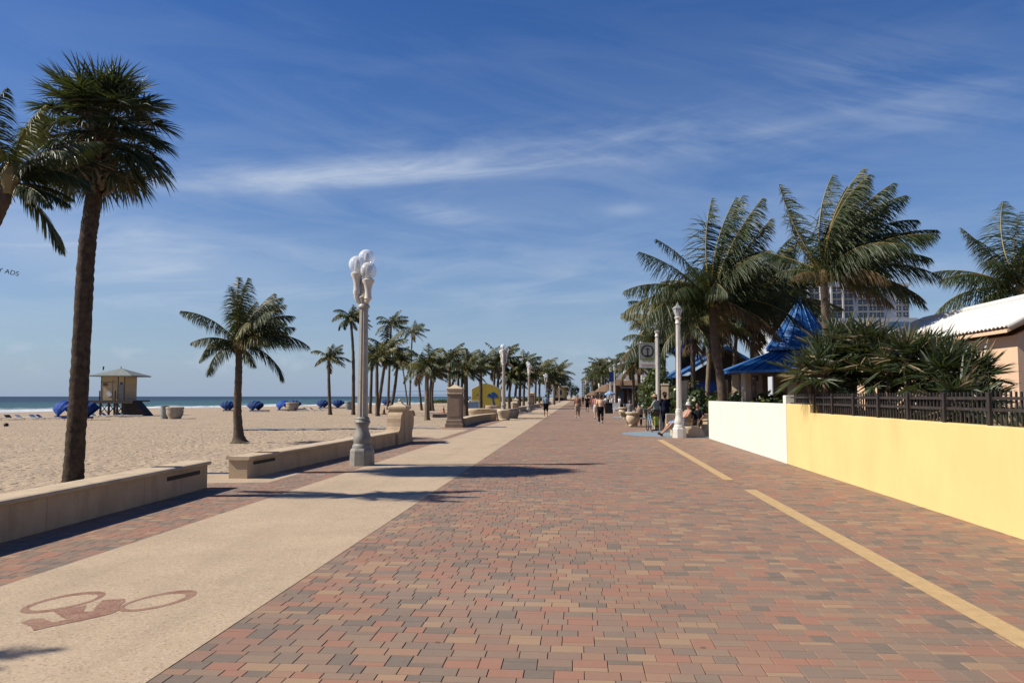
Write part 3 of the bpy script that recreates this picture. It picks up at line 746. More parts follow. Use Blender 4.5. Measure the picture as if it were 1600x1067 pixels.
# ------------------------------------------------------------------ lamp posts
def glass_mat():
    m = bpy.data.materials.new('globe_glass'); m.use_nodes = True; t = NT(m.node_tree)
    fr = t.add('ShaderNodeLayerWeight', {'Blend': 0.35})
    tr = t.add('ShaderNodeBsdfTransparent', {'Color': (0.93, 0.96, 1.0, 1)})
    gl = t.add('ShaderNodeBsdfPrincipled', {'Base Color': (0.9, 0.9, 0.88, 1), 'Roughness': 0.08, 'Specular IOR Level': 0.8})
    f = t.math('MULTIPLY_ADD', fr.outputs['Facing'], 0.6, 0.24, clamp=True)
    mx = t.add('ShaderNodeMixShader', {0: f, 1: tr.outputs[0], 2: gl.outputs[0]})
    t.add('ShaderNodeOutputMaterial', {0: mx.outputs[0]})
    return m
M['globe'] = glass_mat()
def post_base(t, w, m_base, m_shaft, hshaft, r0, r1):
    a = MB()
    a.lathe([(w * .56, -.02), (w * .56, .03), (w * .54, .34), (w * .50, .38), (w * .46, .40)], n=8, rot=math.pi / 8)
    build(a, 'base', m_base, t)
    a = MB()
    a.lathe([(w * .44, .40), (w * .44, .46), (w * .38, .50), (w * .40, .56), (w * .41, .62), (w * .36, .70), (w * .30, .78), (w * .27, .90), (r0 * 1.5, 1.00), (r0 * 1.25, 1.06), (r0 * 1.35, 1.08), (r0 * 1.1, 1.12)], n=16, rfun=lambda k, j: 1.0 if k % 2 else .96)
    build(a, 'collar', m_base, t, smooth='auto')
    a = MB(); N = 24
    ff = lambda k, j: (1.0 if k % 3 else .84)
    a.lathe([(r0, 1.12), (r0, 1.2), (r1, hshaft)], n=N, rfun=ff)
    build(a, 'shaft', m_shaft, t)
def cluster_lamp(label, loc, rz=0):
    t = thing('globe_lamp_post', label, 'lamp post', loc, rz, 'cream lamp posts with glass globes along the beach side')
    post_base(t, .52, M['lamp_base'], M['lamp_paint'], 3.66, .125, .098)
    a = MB()
    a.lathe([(.115, 3.66), (.14, 3.68), (.14, 3.72), (.11, 3.76), (.13, 3.86), (.15, 3.92), (.12, 3.98), (.09, 4.1), (.10, 4.3), (.07, 4.36)], n=14)
    build(a, 'head_column', M['lamp_paint'], t, smooth='auto')
    for ang, rad, hh in ((200, .17, .08), (320, .16, -.08), (75, .10, .26)):
        ca, sa = math.cos(R(ang)), math.sin(R(ang)); x, y = rad * ca, rad * sa
        a = MB()
        a.tube([(.02 * ca, .02 * sa, 3.80), (x * .7, y * .7, 3.84), (x, y, 3.90 + hh * .3), (x, y, 4.05 + hh)], [.07, .075, .07, .065], 8)
        a.lathe([(.06, 3.90 + hh * .6), (.095, 3.96 + hh), (.08, 4.02 + hh), (.075, 4.14 + hh), (.09, 4.22 + hh), (.11, 4.30 + hh), (.145, 4.36 + hh), (.15, 4.40 + hh), (.10, 4.43 + hh), (.09, 4.44 + hh)], (x, y, 0), 12)
        hd = build(a, 'bracket', M['lamp_white'], t, smooth='auto')
        a = MB(); a.lathe([(.07, 4.44 + hh), (.075, 4.56 + hh), (.065, 4.64 + hh), (.045, 4.72 + hh)], (x, y, 0), 10)
        build(a, 'socket', M['white_plastic'], t, smooth='auto')
        a = MB(); a.ell((x, y, 4.62 + hh), (.195, .195, .20), 24, 16)
        build(a, 'globe', M['globe'], t, smooth=True)
    return t
L = [(566, 19.0, 'nearest and tallest-looking cream lamp post with three clear glass globes, beside the lane'),
     (787, 55, 'second cream globe lamp post, standing on a round stucco foot by the yellow mural'),
     (826.5, 82.5, 'third cream globe lamp post along the lane'), (853, 126, 'fourth globe lamp post, behind the man in the light blue shirt'),
     (864.5, 163, 'fifth globe lamp post, in front of the yellow beach building'), (874, 212, 'farthest globe lamp post by the yellow beach building')]
lp = cluster_lamp(L[0][2], (A(566, 700, 19.0).x, 19.0, 0))
for x, Y, lb in L[1:]:
    c = dup(lp, (A(x, 640, Y).x, Y, 0.0), 0.4 * Y, lb)
    if Y == 55:
        c.location.z = 0.35
        a = MB(); a.lathe([(.42, -.02), (.42, .08), (.36, .12), (.38, .42), (.44, .50), (.46, .66), (.40, .72), (.33, .74)], n=20); 
        c.location.z = 0.0
        build(a, 'round_plinth', M['stone_cap'], c, smooth='auto')

def lantern_lamp(label, loc, rz=0):
    t = thing('lantern_lamp_post', label, 'lamp post', loc, rz, 'slender cream lantern posts on the shop side')
    post_base(t, .50, M['lamp_white'], M['lamp_white'], 4.42, .105, .085)
    a = MB(); a.lathe([(.10, 4.42), (.12, 4.45), (.10, 4.50), (.09, 4.58), (.13, 4.64), (.14, 4.68), (.10, 4.71), (.08, 4.72)], n=14); build(a, 'capital', M['lamp_white'], t, smooth='auto')
    a = MB(); a.lathe([(.09, 4.72), (.15, 4.86), (.19, 4.98), (.18, 5.02)], n=6); build(a, 'lantern_glass', M['globe'], t)
    a = MB(); 
    for k in range(6):
        an = math.pi * k / 3; a.tube([(.092 * math.cos(an), .092 * math.sin(an), 4.71), (.193 * math.cos(an), .193 * math.sin(an), 4.99)], .009, 5)
    a.lathe([(.215, 5.0), (.215, 5.03), (.15, 5.10), (.07, 5.14), (.06, 5.19), (.03, 5.22), (.012, 5.29)], n=6)
    build(a, 'lantern_roof', M['barrel_grey'], t)
    a = MB(); a.lathe([(.04, 4.72), (.04, 4.84), (.055, 4.88), (.05, 4.95), (.02, 4.98)], n=8); build(a, 'bulb', M['white_plastic'], t, smooth='auto')
    return t
ll = lantern_lamp('nearest slender cream lantern post, in front of the seated man in the white cap', (3.92, 32.6, 0))
l2 = dup(ll, (3.78, 39.6, 0), .5, 'slender lantern post carrying the hanging banner')
l3 = dup(ll, (4.05, 92, 0), .9, 'far lantern post with a blue banner, by the balcony bar')
l4 = dup(ll, (4.02, 103, 0), .2, 'farthest lantern post, just left of the one with the blue banner')
# round and rectangular pieces of the hanging banner on the second post
def text_mesh(body, size, ext=0.004):
    cu = bpy.data.curves.new('lettering', 'FONT'); cu.body = body; cu.size = size; cu.extrude = ext; cu.align_x = 'CENTER'; cu.align_y = 'CENTER'
    o = bpy.data.objects.new('lettering', cu); COL.objects.link(o)
    dg = bpy.context.evaluated_depsgraph_get(); me = bpy.data.meshes.new_from_object(o.evaluated_get(dg))
    bpy.data.objects.remove(o); return me
def lettering(body, size, m, parent, loc, rot, ext=0.004, name='lettering'):
    me = text_mesh(body, size, ext); me.materials.clear(); me.materials.append(m)
    o = bpy.data.objects.new(name, me); COL.objects.link(o); o.parent = parent; o.location = loc; o.rotation_euler = rot
    return o
t = thing('hanging_banner', 'white banner with a dark ring emblem and green letters hanging from a lantern post', 'banner', (3.30, 39.6, 2.95))
a = MB(); a.box((0, 0, .56), (.78, .024, 1.12)); build(a, 'panel', M['white_plastic'], t)
a = MB(); a.box((0, -.014, .74), (.72, .004, .72)); build(a, 'grey_field', M['barrel_grey'], t)
a = MB(); a.tube([(-.62, 0, 1.17), (.48, 0, 1.17)], .018, 6); build(a, 'bracket', M['barrel_grey'], t)
a = MB(); a.tube([(-.40, 0, .0), (.48, 0, .0)], .014, 6); build(a, 'lower_bracket', M['barrel_grey'], t)
a = MB()
for k in range(28):
    a0, a1 = 2 * math.pi * k / 28, 2 * math.pi * (k + 1) / 28
    a.quad([(.30 * math.cos(a0), -.022, .80 + .30 * math.sin(a0)), (.30 * math.cos(a1), -.022, .80 + .30 * math.sin(a1)), (.24 * math.cos(a1), -.022, .80 + .24 * math.sin(a1)), (.24 * math.cos(a0), -.022, .80 + .24 * math.sin(a0))])
a.box((0, -.022, .74), (.045, .008, .28)); a.box((0, -.022, .58), (.22, .008, .03))
for q in (20, 65, 115, 160): a.quad([(0, -.023, .86), (.05 * math.cos(R(q)) - .02, -.023, .86 + .11 * math.sin(R(q))), (.17 * math.cos(R(q)), -.023, .84 + .11 * math.sin(R(q))), (.07 * math.cos(R(q)) + .02, -.023, .85 + .05 * math.sin(R(q)))])
build(a, 'ring_emblem', M['dark_wood'], t)
lettering('wells', .30, M['sign_green'], t, (0, -.02, .41), (R(90), 0, 0))
lettering('promenade', .135, M['sign_orange'], t, (0, -.024, .17), (R(90), 0, 0))
t = thing('blue_banner', 'small blue banner hung on the far lantern post', 'banner', (3.72, 91.95, 3.2))
a = MB(); a.box((0, 0, .55), (.5, .02, 1.1)); build(a, 'cloth', M['cabana'], t)
a = MB(); a.tube([(-.28, 0, 1.12), (.3, 0, 1.12)], .02, 6); build(a, 'bracket', M['barrel_grey'], t)
a = MB(); a.tube([(-.28, 0, -.02), (.3, 0, -.02)], .02, 6); build(a, 'lower_bracket', M['barrel_grey'], t)

# ------------------------------------------------------------------ palms
UP = Vector((0, 0, 1))
def leaf_strip(mb, p, d, wv, L, w, droop, mi, nseg=2):
    """a tapering blade from p along d, bending down"""
    b = len(mb.v); pts = [p]; dd = d.copy()
    for i in range(nseg):
        dd = (dd + Vector((0, 0, -1)) * droop).normalized(); pts.append(pts[-1] + dd * (L / nseg))
    for i in range(nseg):
        k = w * (1.0 if i == 0 else (1 - (i / nseg) * 0.35)) * .5
        for s in (-1, 1):
            q = pts[i] + wv * (k * s); mb.v.append((q.x, q.y, q.z))
    q = pts[-1]; mb.v.append((q.x, q.y, q.z))
    for i in range(nseg - 1):
        mb.f.append((b + 2 * i, b + 2 * i + 1, b + 2 * i + 3, b + 2 * i + 2)); mb.m.append(mi)
    mb.f.append((b + 2 * nseg - 2, b + 2 * nseg - 1, b + 2 * nseg)); mb.m.append(mi)
def frond(mb, p0, d0, d1, L, rr, nl=42, mi=0, wind=Vector((1, 0, 0)), wk=0.45, ll=0.33, lw=0.045, mr=3, nseg=2, hang=0.72):
    N = 12; p = Vector(p0); pts = [p.copy()]; d0 = d0.normalized(); d1 = d1.normalized(); ds = []
    q0 = d0.rotation_difference(d1); ax, an = q0.to_axis_angle()
    for i in range(N):
        u = (i + .5) / N
        d = (Matrix.Rotation(an * u ** 1.25, 3, ax) @ d0)
        ds.append(d); p = p + d * (L / N); pts.append(p.copy())
    mb.tube(pts, [L * .011 * (1 - .85 * i / N) for i in range(N + 1)], 4, mr, cap=False)
    nl = int(nl * 1.65); lw *= 0.92
    for k in range(nl):
        u = .10 + .90 * (k + rr.random() * .6) / nl
        x = min(u * N, N - 1e-4); i = int(x); fr = x - i
        pp = pts[i].lerp(pts[i + 1], fr); T = ds[i]
        side = T.cross(UP)
        if side.length < .15: side = T.cross(Vector((0, 1, 0)))
        side.normalize(); nrm = side.cross(T).normalized()
        prof = (math.sin(math.pi * min(1, (u * .86 + .14))) ** .55) if u < 1 else .2
        Lk = L * ll * max(.22, prof) * rr.uniform(.82, 1.08)
        for s in (-1, 1):
            if rr.random() < .04: continue
            dv = side * (s * rr.uniform(.65, .95)) + T * (.42 + .55 * u) + nrm * .16 - UP * hang * rr.uniform(.5, 1.2) + wind * wk * rr.uniform(.5, 1.4)
            dv.normalize()
            wv = (T - dv * T.dot(dv))
            if wv.length < .05: wv = nrm
            wv.normalize()
            wv = (Matrix.Rotation(rr.uniform(-.5, .5), 3, dv) @ wv)
            leaf_strip(mb, pp, dv, wv, Lk, lw * L * .28 * rr.uniform(.8, 1.2), .30, mi, nseg)
def dirxz(th, y=0.0):
    v = Vector((math.cos(R(th)), y, math.sin(R(th)))); return v.normalized()
def trunk_mesh(pts, r0, r1, rr, n=14, ring=0.09, flare=1.5, rough=.05):
    """smooth curve through points, ringed surface"""
    P = [Vector(p) for p in pts]
    if len(P) == 2: P.insert(1, (P[0] + P[1]) / 2)
    def cr(i, t):
        a, b, c, d = P[max(i - 1, 0)], P[i], P[i + 1], P[min(i + 2, len(P) - 1)]
        return .5 * ((2 * b) + (c - a) * t + (2 * a - 5 * b + 4 * c - d) * t * t + (-a + 3 * b - 3 * c + d) * t ** 3)
    tot = sum((P[i + 1] - P[i]).length for i in range(len(P) - 1)); n_s = max(8, int(tot / ring))
    out = []; rad = []
    for k in range(n_s + 1):
        x = k / n_s * (len(P) - 1); i = min(int(x), len(P) - 2); out.append(cr(i, x - i))
        u = k / n_s; r = r0 + (r1 - r0) * u ** .8
        r *= 1 + (flare - 1) * math.exp(-u * tot / .22)
        r *= 1 + rough * (1 if k % 2 else -1) * rr.uniform(.3, 1)
        rad.append(r)
    mb = MB(); mb.tube(out, rad, n, ref=(1, 0, 0))
    mb.v = [(x + rr.uniform(-1, 1) * r0 * .05, y + rr.uniform(-1, 1) * r0 * .05, z) for x, y, z in mb.v]
    return mb, out
def coconut_palm(label, loc, trunk, fronds=None, seed=1, L=3.0, nf=22, nl=42, r=(.17, .12), tm='trunk_coco', group=None, wk=.45, nuts=6, olive=.25, brown=.15, ring=.09, nseg=2, lw=.045, name='coconut_palm', extra_random=0, flare=1.5):
    rr = random.Random(seed)
    t = thing(name, label, 'palm tree', loc, group=group)
    mb, out = trunk_mesh(trunk, r[0], r[1], rr, ring=ring, n=12 if nl > 30 else 8, flare=flare)
    build(mb, 'trunk', M[tm], t, smooth='auto')
    top = out[-1]; c = MB()
    lst = []
    if fronds:
        for f in fronds: lst.append(f)
    if not fronds or extra_random:
        n = nf if not fronds else extra_random
        for k in range(n):
            az = k * 2.399963 + rr.uniform(-.3, .3); u = (k + .5) / n
            e0 = R(82 - 95 * u + rr.uniform(-8, 8)); e1 = e0 - R(rr.uniform(45, 85))
            h = Vector((math.cos(az), math.sin(az), 0))
            d0 = h * math.cos(e0) + UP * math.sin(e0) + Vector((.15, 0, 0)); d1 = h * math.cos(e1) * .9 + UP * math.sin(max(e1, R(-85))) + Vector((wk * 1.0, 0, 0))
            lst.append((d0, d1, L * rr.uniform(.8, 1.05), u))
    for f in lst:
        if isinstance(f[0], Vector): d0, d1, Lf, u = f
        else: d0, d1, Lf, u = dirxz(f[0], f[3]), dirxz(f[1], f[3] * .8), f[2], (f[4] if len(f) > 4 else .3)
        x = rr.random(); mi = 0
        if u > .84 and x < brown * 2: mi = 2
        elif x < olive: mi = 1
        frond(c, top + Vector((0, 0, rr.uniform(-.12, .1))) + d0 * .05, d0, d1, Lf, rr, nl, mi, wk=wk, nseg=nseg, lw=lw)
    # spear leaf and sheath
    c.tube([top - Vector((0, 0, .25)), top + Vector((.01, 0, .05)), top + Vector((.03, 0, .35))], [r[1] * 1.15, r[1] * 1.5, r[1] * .5], 8, 3)
    build(c, 'crown', [M['frond_green'], M['frond_olive'], M['frond_brown'], M['rachis']], t, recalc=False)
    if nuts:
        b = None
        for k in range(nuts):
            b = MB(); an = rr.uniform(0, 6.28); b.ell((top.x + math.cos(an) * r[1] * 1.9, top.y + math.sin(an) * r[1] * 1.9, top.z - rr.uniform(.05, .3)), (.10, .10, .13), 8, 6)
            build(b, 'coconut', M['coconut'], t, smooth=True)
    return t

def fan_leaf(mb, p, D, rr, pet=.7, rad=.85, ns=34, mi=0, mp=1, droopk=.35, wind=.12, lw=.055, spread=150, drymix=0.0, mdry=2):
    D = D.normalized(); side = D.cross(UP)
    if side.length < .1: side = Vector((0, 1, 0))
    side.normalize(); nrm = side.cross(D).normalized()
    e = p + D * pet - UP * (.05 * pet)
    mb.tube([p, (p + e) / 2 + UP * .02, e], [.016, .013, .011], 4, mp, cap=False)
    Dl = (D - UP * droopk * .5).normalized(); nl = side.cross(Dl).normalized()
    for k in range(ns):
        a = R(-spread + 2 * spread * (k + .5) / ns); 
        d = Dl * math.cos(a) + side * math.sin(a) + nl * (.22 * (abs(math.sin(a)))) + Vector((wind, 0, 0)) + Vector((rr.uniform(-.06, .06), rr.uniform(-.06, .06), rr.uniform(-.06, .06)))
        d.normalize()
        L = rad * (.78 + .22 * math.cos(a * .8)) * rr.uniform(.88, 1.05)
        T = Dl * (-math.sin(a)) + side * math.cos(a); wv = (T - d * T.dot(d)).normalized()
        wv = Matrix.Rotation(rr.uniform(.3, .9) * (1 if k % 2 else -1), 3, d) @ wv
        m_ = mdry if rr.random() < drymix else mi
        leaf_strip(mb, e, d, wv, L, lw * rad / .85, droopk * rr.uniform(.3, .9) * .45, m_, 3)

# ---- the tall sabal palm on the left
def sabal(label, loc, trunk, seed, r=(.25, .17), nf=44, rad=.95, pet=.85, group=None, full=True):
    rr = random.Random(seed)
    t = thing('cabbage_palm', label, 'palm tree', loc, group=group)
    mb, out = trunk_mesh(trunk, r[0], r[1], rr, n=18 if full else 8, ring=.07 if full else .4, flare=1.12, rough=.035)
    build(mb, 'trunk', M['trunk_sabal'], t, smooth='auto' if full else True)
    top = out[-1]; d = (out[-1] - out[-4]).normalized()
    if full:
        b = MB()
        for k in range(64):
            u = k / 64; z = -1.35 + 1.5 * u; az = k * 2.4 + rr.uniform(-.2, .2)
            o = Vector((math.cos(az), math.sin(az), 0)); rr0 = r[1] * .9 + .05 * math.sin(u * 3)
            p0 = top + Vector((0, 0, z)) + o * rr0 * .75
            tipd = (o * rr.uniform(.5, .95) + UP * rr.uniform(.55, 1.0)).normalized(); Lb = rr.uniform(.22, .42) * (1.25 if k < 8 else 1)
            b.tube([p0, p0 + tipd * Lb * .5, p0 + tipd * Lb + o * .05], [.055, .045, .022], 5)
        build(b, 'leaf_boots', M['boot'], t)
    c = MB()
    for k in range(nf):
        az = k * 2.399963 + rr.uniform(-.25, .25); u = (k + .5) / nf
        e = R(80 - 132 * u ** .95 + rr.uniform(-8, 8))
        D = Vector((math.cos(az) * math.cos(e), math.sin(az) * math.cos(e), math.sin(e)))
        fan_leaf(c, top + D * .12 + UP * (-.15 * u), D, rr, pet * rr.uniform(.8, 1.1), rad * rr.uniform(.85, 1.1), 46 if full else 16, 0, 1, .45 + .6 * u, lw=.042 if full else .10, drymix=.02 + (.25 if u > .9 else 0))
    build(c, 'crown', [M['fan_green'], M['boot'], M['fan_dry']], t, recalc=False)
    return t
b0 = Vector((A(114, 740, 16.4).x, 16.4, -0.2)); 
def rel(px, py, Y, o): q = A(px, py, Y); return (q.x - o.x, q.y - o.y, q.z - o.z)
sabal('very tall thick cabbage palm with fan leaves behind the nearest seat wall', b0,
      [(0, 0, 0), rel(124, 600, 16.4, b0), rel(135, 400, 16.45, b0), rel(147, 305, 16.5, b0), rel(156, 208, 16.5, b0)], 11, (.20, .15), nf=96, rad=.76, pet=.92)
# ---- coconut palm cut by the left edge
b0 = Vector((-9.9, 12.4, -.2))
coconut_palm('windblown coconut palm half out of the frame at the left edge', b0,
      [(0, 0, 0), rel(-90, 480, 12.4, b0), rel(-12, 350, 12.4, b0), rel(16, 280, 12.4, b0)],
      [(75, 30, 1.3, -.2), (95, 60, 1.4, .3), (120, 150, 1.6, .2), (60, 0, 1.5, .5), (40, -20, 1.3, -.3), (20, -50, 1.3, .2), (-5, -48, 1.25, -.5, .9), (-38, -66, 1.55, -.1, .1), (-12, -34, 1.1, -.05, .95), (150, 200, 1.8, -.2), (170, 230, 1.8, .3), (30, -30, 1.2, .5), (100, 20, 1.5, -.6), (60, -10, 1.1, .1), (10, -40, .9, .7), (200, 240, 1.5, 0)],
      seed=5, nseg=3, nl=56, r=(.16, .10), nuts=0, lw=.06, olive=.1, brown=.3)
coconut_palm('coconut palm beyond the left edge of the frame, known by its shadow on the lane', (-13.2, 2.95, -.2),
      [(0, 0, 0), (.2, 0, 2.2), (.9, .1, 4.3), (1.4, .1, 5.2)], seed=6, L=2.6, nf=22, nl=44, r=(.16, .10), nuts=0, lw=.05)
# ---- the coconut palm standing alone on the sand
b0 = S(374, 692); 
Yp = b0.y
coconut_palm('lone leaning-crowned coconut palm on the sand, left of the big lamp post', b0,
      [(0, 0, 0), rel(371, 640, Yp, b0), rel(373, 580, Yp, b0), rel(373, 536, Yp, b0)],
      [(125, 178, 2.5, -.25, .1), (150, 215, 1.75, -.4, .6), (175, 260, 1.7, -.3, .6), (100, 85, 2.45, .1), (88, 60, 2.45, -.3), (82, 40, 2.5, .35), (70, 8, 2.5, -.1), (62, -8, 2.4, .4), (52, -25, 2.45, -.3), (45, -5, 2.3, .8), (30, -40, 2.75, .15), (22, -30, 2.5, -.35), (-5, -80, 2.4, -.1, .5), (75, 100, 2.2, -.6), (35, -50, 2.3, -.7), (55, -20, 2.2, 1.1), (110, 60, 2.3, .8), (130, 170, 1.6, 1.2), (15, -60, 1.3, -.6, .4), (48, 5, 2.4, -.6), (65, 15, 2.3, .2)],
      seed=7, nl=58, r=(.175, .115), flare=2.3, nuts=5, lw=.045, extra_random=8, L=2.1, nseg=3, olive=.22, brown=.1)
# ---- palms further along the beach: trunk foot, bend and top in the picture, crown size
G1 = 'coconut palms standing on the far sand'
far = [
 (516, 648, 514, 600, 514, 560, 2.9, 'small coconut palm with a tidy round crown, standing clear of the grove', 0),
 (552, 648, 552, 560, 548, 499, 3.1, 'slim coconut palm partly hidden by the nearest lamp post', 1),
 (578, 646, 580, 600, 581, 556, 3.0, 'slim dark palm just right of the nearest lamp post', 2),
 (590, 650, 589, 610, 589, 562, 2.9, 'short palm with pale dry leaf bases, at the foot of the leaning palm', 3),
 (589.5, 648, 595, 610, 604, 548, 3.2, 'palm leaning right out of the shared foot with the short palm', 4),
 (606, 640, 609, 560, 611, 508, 3.4, 'very tall palm with a pale top frond, rising over the grove', 5),
 (609, 646, 617, 605, 622, 562, 2.9, 'curved palm with a narrow olive crown above the scrolled pier', 6),
 (637, 634, 634, 610, 629, 572, 3.9, 'pale yellowish palm with a crooked trunk behind the scrolled pier', 7),
 (640, 634, 641, 605, 644, 520, 4.2, 'tallest palm of the grove, crown swept right over the sky', 8),
 (659, 641, 656, 615, 653, 577, 3.6, 'thin palm between the crooked palm and the straight pale one', 9),
 (667.5, 656, 667, 615, 667, 574, 2.55, 'straight palm with a blue-collared foot, left of the tall square pillar', 10),
 (672, 642, 672, 615, 675, 580, 3.2, 'dark-crowned palm just behind the blue-collared palm', 11),
 (677, 642, 675, 620, 678, 586, 3.0, 'low palm with drooping brown fronds beside the blue-collared palm', 12),
 (702, 648, 702, 600, 702, 560, 2.9, 'pale-trunked palm rising directly behind the tall square pillar', 13),
 (716, 640, 716, 600, 717, 572, 3.3, 'dark palm behind the tall square pillar, left of the mural', 14),
 (722, 640, 722, 600, 726, 570, 3.6, 'brown-fronded palm just left of the mural', 15),
 (728, 656, 728, 610, 728, 580, 2.6, 'slender palm between the tall square pillar and the mural', 16),
 (751, 648, 751, 600, 751, 571, 3.0, 'palm whose trunk crosses in front of the yellow mural', 17),
 (772, 640, 772, 600, 774, 572, 3.8, 'paired palm behind the right half of the mural', 18),
 (778, 640, 778, 600, 782, 566, 4.2, 'taller of the paired palms behind the second lamp post', 19),
 (796, 640, 796, 615, 800, 592, 3.0, 'low palm right of the second lamp post', 20),
 (804, 640, 806, 610, 810, 586, 3.3, 'palm with dense foliage between the second and third lamp posts', 21),
 (812, 640, 813, 600, 817, 571, 3.8, 'tall palm crown left of the third lamp post', 22),
 (818, 638, 819, 605, 822, 586, 3.6, 'brown-skirted palm beside the third lamp post', 23),
 (836, 636, 837, 605, 838, 586, 4.2, 'palm just right of the third lamp post', 24),
 (843, 635, 843, 605, 846, 582, 4.4, 'bushy palm between the third and fourth lamp posts', 25),
 (856, 634, 857, 610, 859, 594, 4.2, 'small far palm near the fourth lamp post', 26),
 (866, 632, 867, 600, 869, 582, 5.0, 'far tall palm crown above the yellow beach building', 27),
]
for (bx, by, mx_, my, tx, ty, Lf, lb, k) in far:
    b0 = S(bx, by) if by > 634 else S(bx, by + 1)
    Y = b0.y
    b0.x = A(bx, by, Y).x
    wkk = .5
    coconut_palm(lb, b0, [(0, 0, -.1), rel(mx_, my, Y, b0), rel(tx, ty, Y, b0)], seed=40 + k, L=Lf * (.8 if k < 12 else .82) * (1 + .1 * math.sin(k * 5.1)), nf=15 + (k * 7) % 9, nl=26 if Y < 110 else 18, r=(.2, .13) if k not in (0, 1) else (.2, .12), nuts=0,
                 tm='trunk_coco_pale' if k in (7, 13, 10) else 'trunk_coco', group=G1, ring=.35, nseg=2, lw=.10, wk=wkk, olive=.42 if k in (7, 6, 10, 12, 3) else .3, brown=.28)
# ------------------------------------------------------------------ right side: boundary walls and fence
def wall_block(name, label, y0, y1, h, mat_, x0=4.97, th=0.2, pieces=()):
    t = thing(name, label, 'wall', (x0 + th / 2, (y0 + y1) / 2, 0))
    a = MB(); a.bbox((x0 + th / 2, (y0 + y1) / 2, (h - .3) / 2), (th, y1 - y0, h + .3), .008); build(a, 'wall', mat_, t, world=True)
    return t
tw = wall_block('boundary_wall', 'plain white rendered wall at the far end of the yellow one', 20.53, 32.1, 1.42, M['wall_white'])
a = MB(); a.bbox((5.075, 20.39, .68), (.24, .26, 1.88), .01); build(a, 'end_post', M['wall_white'], tw, world=True)
ty = wall_block('boundary_wall', 'long pale yellow rendered wall under the dark picket fence', 0.5, 18.25, 1.24, M['wall_yellow'])
a = MB(); a.bbox((5.07, 19.26, .56), (.2, 2.0, 1.72), .008); build(a, 'raised_end', M['wall_yellow'], ty, world=True)
tf = thing('picket_fence', 'dark brown metal picket fence on top of the yellow wall', 'fence', (5.07, 10, 1.24))
a = MB(); yy = 1.0; rr = random.Random(8)
while yy < 20.1:
    z0 = 1.25 if yy < 18.2 else 1.42
    a.box((5.10, yy, (z0 + 1.655) / 2), (.018, .030, 1.655 - z0 + rr.uniform(-.004, .004))); yy += .118
build(a, 'pickets', M['fence_dark'], tf, world=True)
for z in (1.435, 1.575):
    a = MB(); a.box((5.065, 10.6, z), (.03, 19.2, .038)); build(a, 'rail', M['fence_dark'], tf, world=True)
for k in range(14):
    y = 18.15 - 1.26 * k
    a = MB(); a.bbox((5.035, y, 1.43), (.045, .06, .44), .006); build(a, 'post', M['fence_dark'], tf, world=True)

# ---- peach house with white barrel-tile roof
th_ = thing('house', 'peach house with a white barrel tile roof behind the fence, at the right edge', 'house', (14.5, 27, 0))
a = MB(); a.box((12.8, 27.6, 1.47), (3.6, 12.0, 3.34)); build(a, 'wall', M['peach'], th_, world=True)
a = MB(); a.prism([(11.0, 3.14), (14.6, 3.14), (12.8, 4.12)], 'y', 21.6, 21.8); build(a, 'gable', M['peach'], th_, world=True)
a = MB(); EX, RX, EZ, RZ = 10.6, 12.8, 3.28, 4.37
ny = 440; nx = 22; Y0, Y1 = 21.2, 34.0
def rz_(u, y):
    z = EZ + (RZ - EZ) * u
    ph = (y - Y0) / .21
    w_ = abs(math.sin(math.pi * ph)); z += .055 * w_
    course = (u * 7.2) % 1.0; z += .022 * (1 - course)
    return z
for side in (1, -1):
    b = len(a.v)
    for j in range(ny + 1):
        y = Y0 + (Y1 - Y0) * j / ny
        for i in range(nx + 1):
            u = i / nx
            # hipped far end
            umax = 1.0 if y < 31.6 else max(0.0, 1 - (y - 31.6) / 2.4)
            uu = min(u, umax)
            x = EX + (RX - EX) * uu if side > 0 else 2 * RX - (EX + (RX - EX) * uu)
            a.v.append((x, y, rz_(uu, y) + 0.0))
    for j in range(ny):
        for i in range(nx):
            p = b + j * (nx + 1) + i
            a.f.append((p, p + 1, p + nx + 2, p + nx + 1) if side > 0 else (p, p + nx + 1, p + nx + 2, p + 1)); a.m.append(0)
build(a, 'roof_tiles', M['roof_white'], th_, world=True, smooth='auto', recalc=False)
a = MB(); a.prism([(EX + .03, EZ - .03), (RX, RZ - .03), (2 * RX - EX - .03, EZ - .03), (2 * RX - EX - .03, EZ - .10), (RX, RZ - .12), (EX + .03, EZ - .10)], 'y', 21.33, 31.6); build(a, 'soffit', M['peach'], th_, world=True)
a = MB()
for s in (1, -1):
    x0, x1 = (EX, RX) if s > 0 else (2 * RX - EX, RX)
    a.tube([(x0, 21.22, EZ + .05), ((x0 + x1) / 2, 21.22, (EZ + RZ) / 2 + .07), (x1, 21.22, RZ + .09)], .085, 10)
a.tube([(RX, 21.2, RZ + .07), (RX, 31.6, RZ + .07)], .09, 10); a.tube([(RX, 31.6, RZ + .07), (EX, 33.9, EZ + .05)], .085, 10)
build(a, 'ridge_tiles', M['roof_white'], th_, world=True, smooth=True)
a = MB(); a.box((12.8, 21.565, 1.5), (1.2, .06, 1.2)); build(a, 'window', M['window_glass'], th_, world=True)

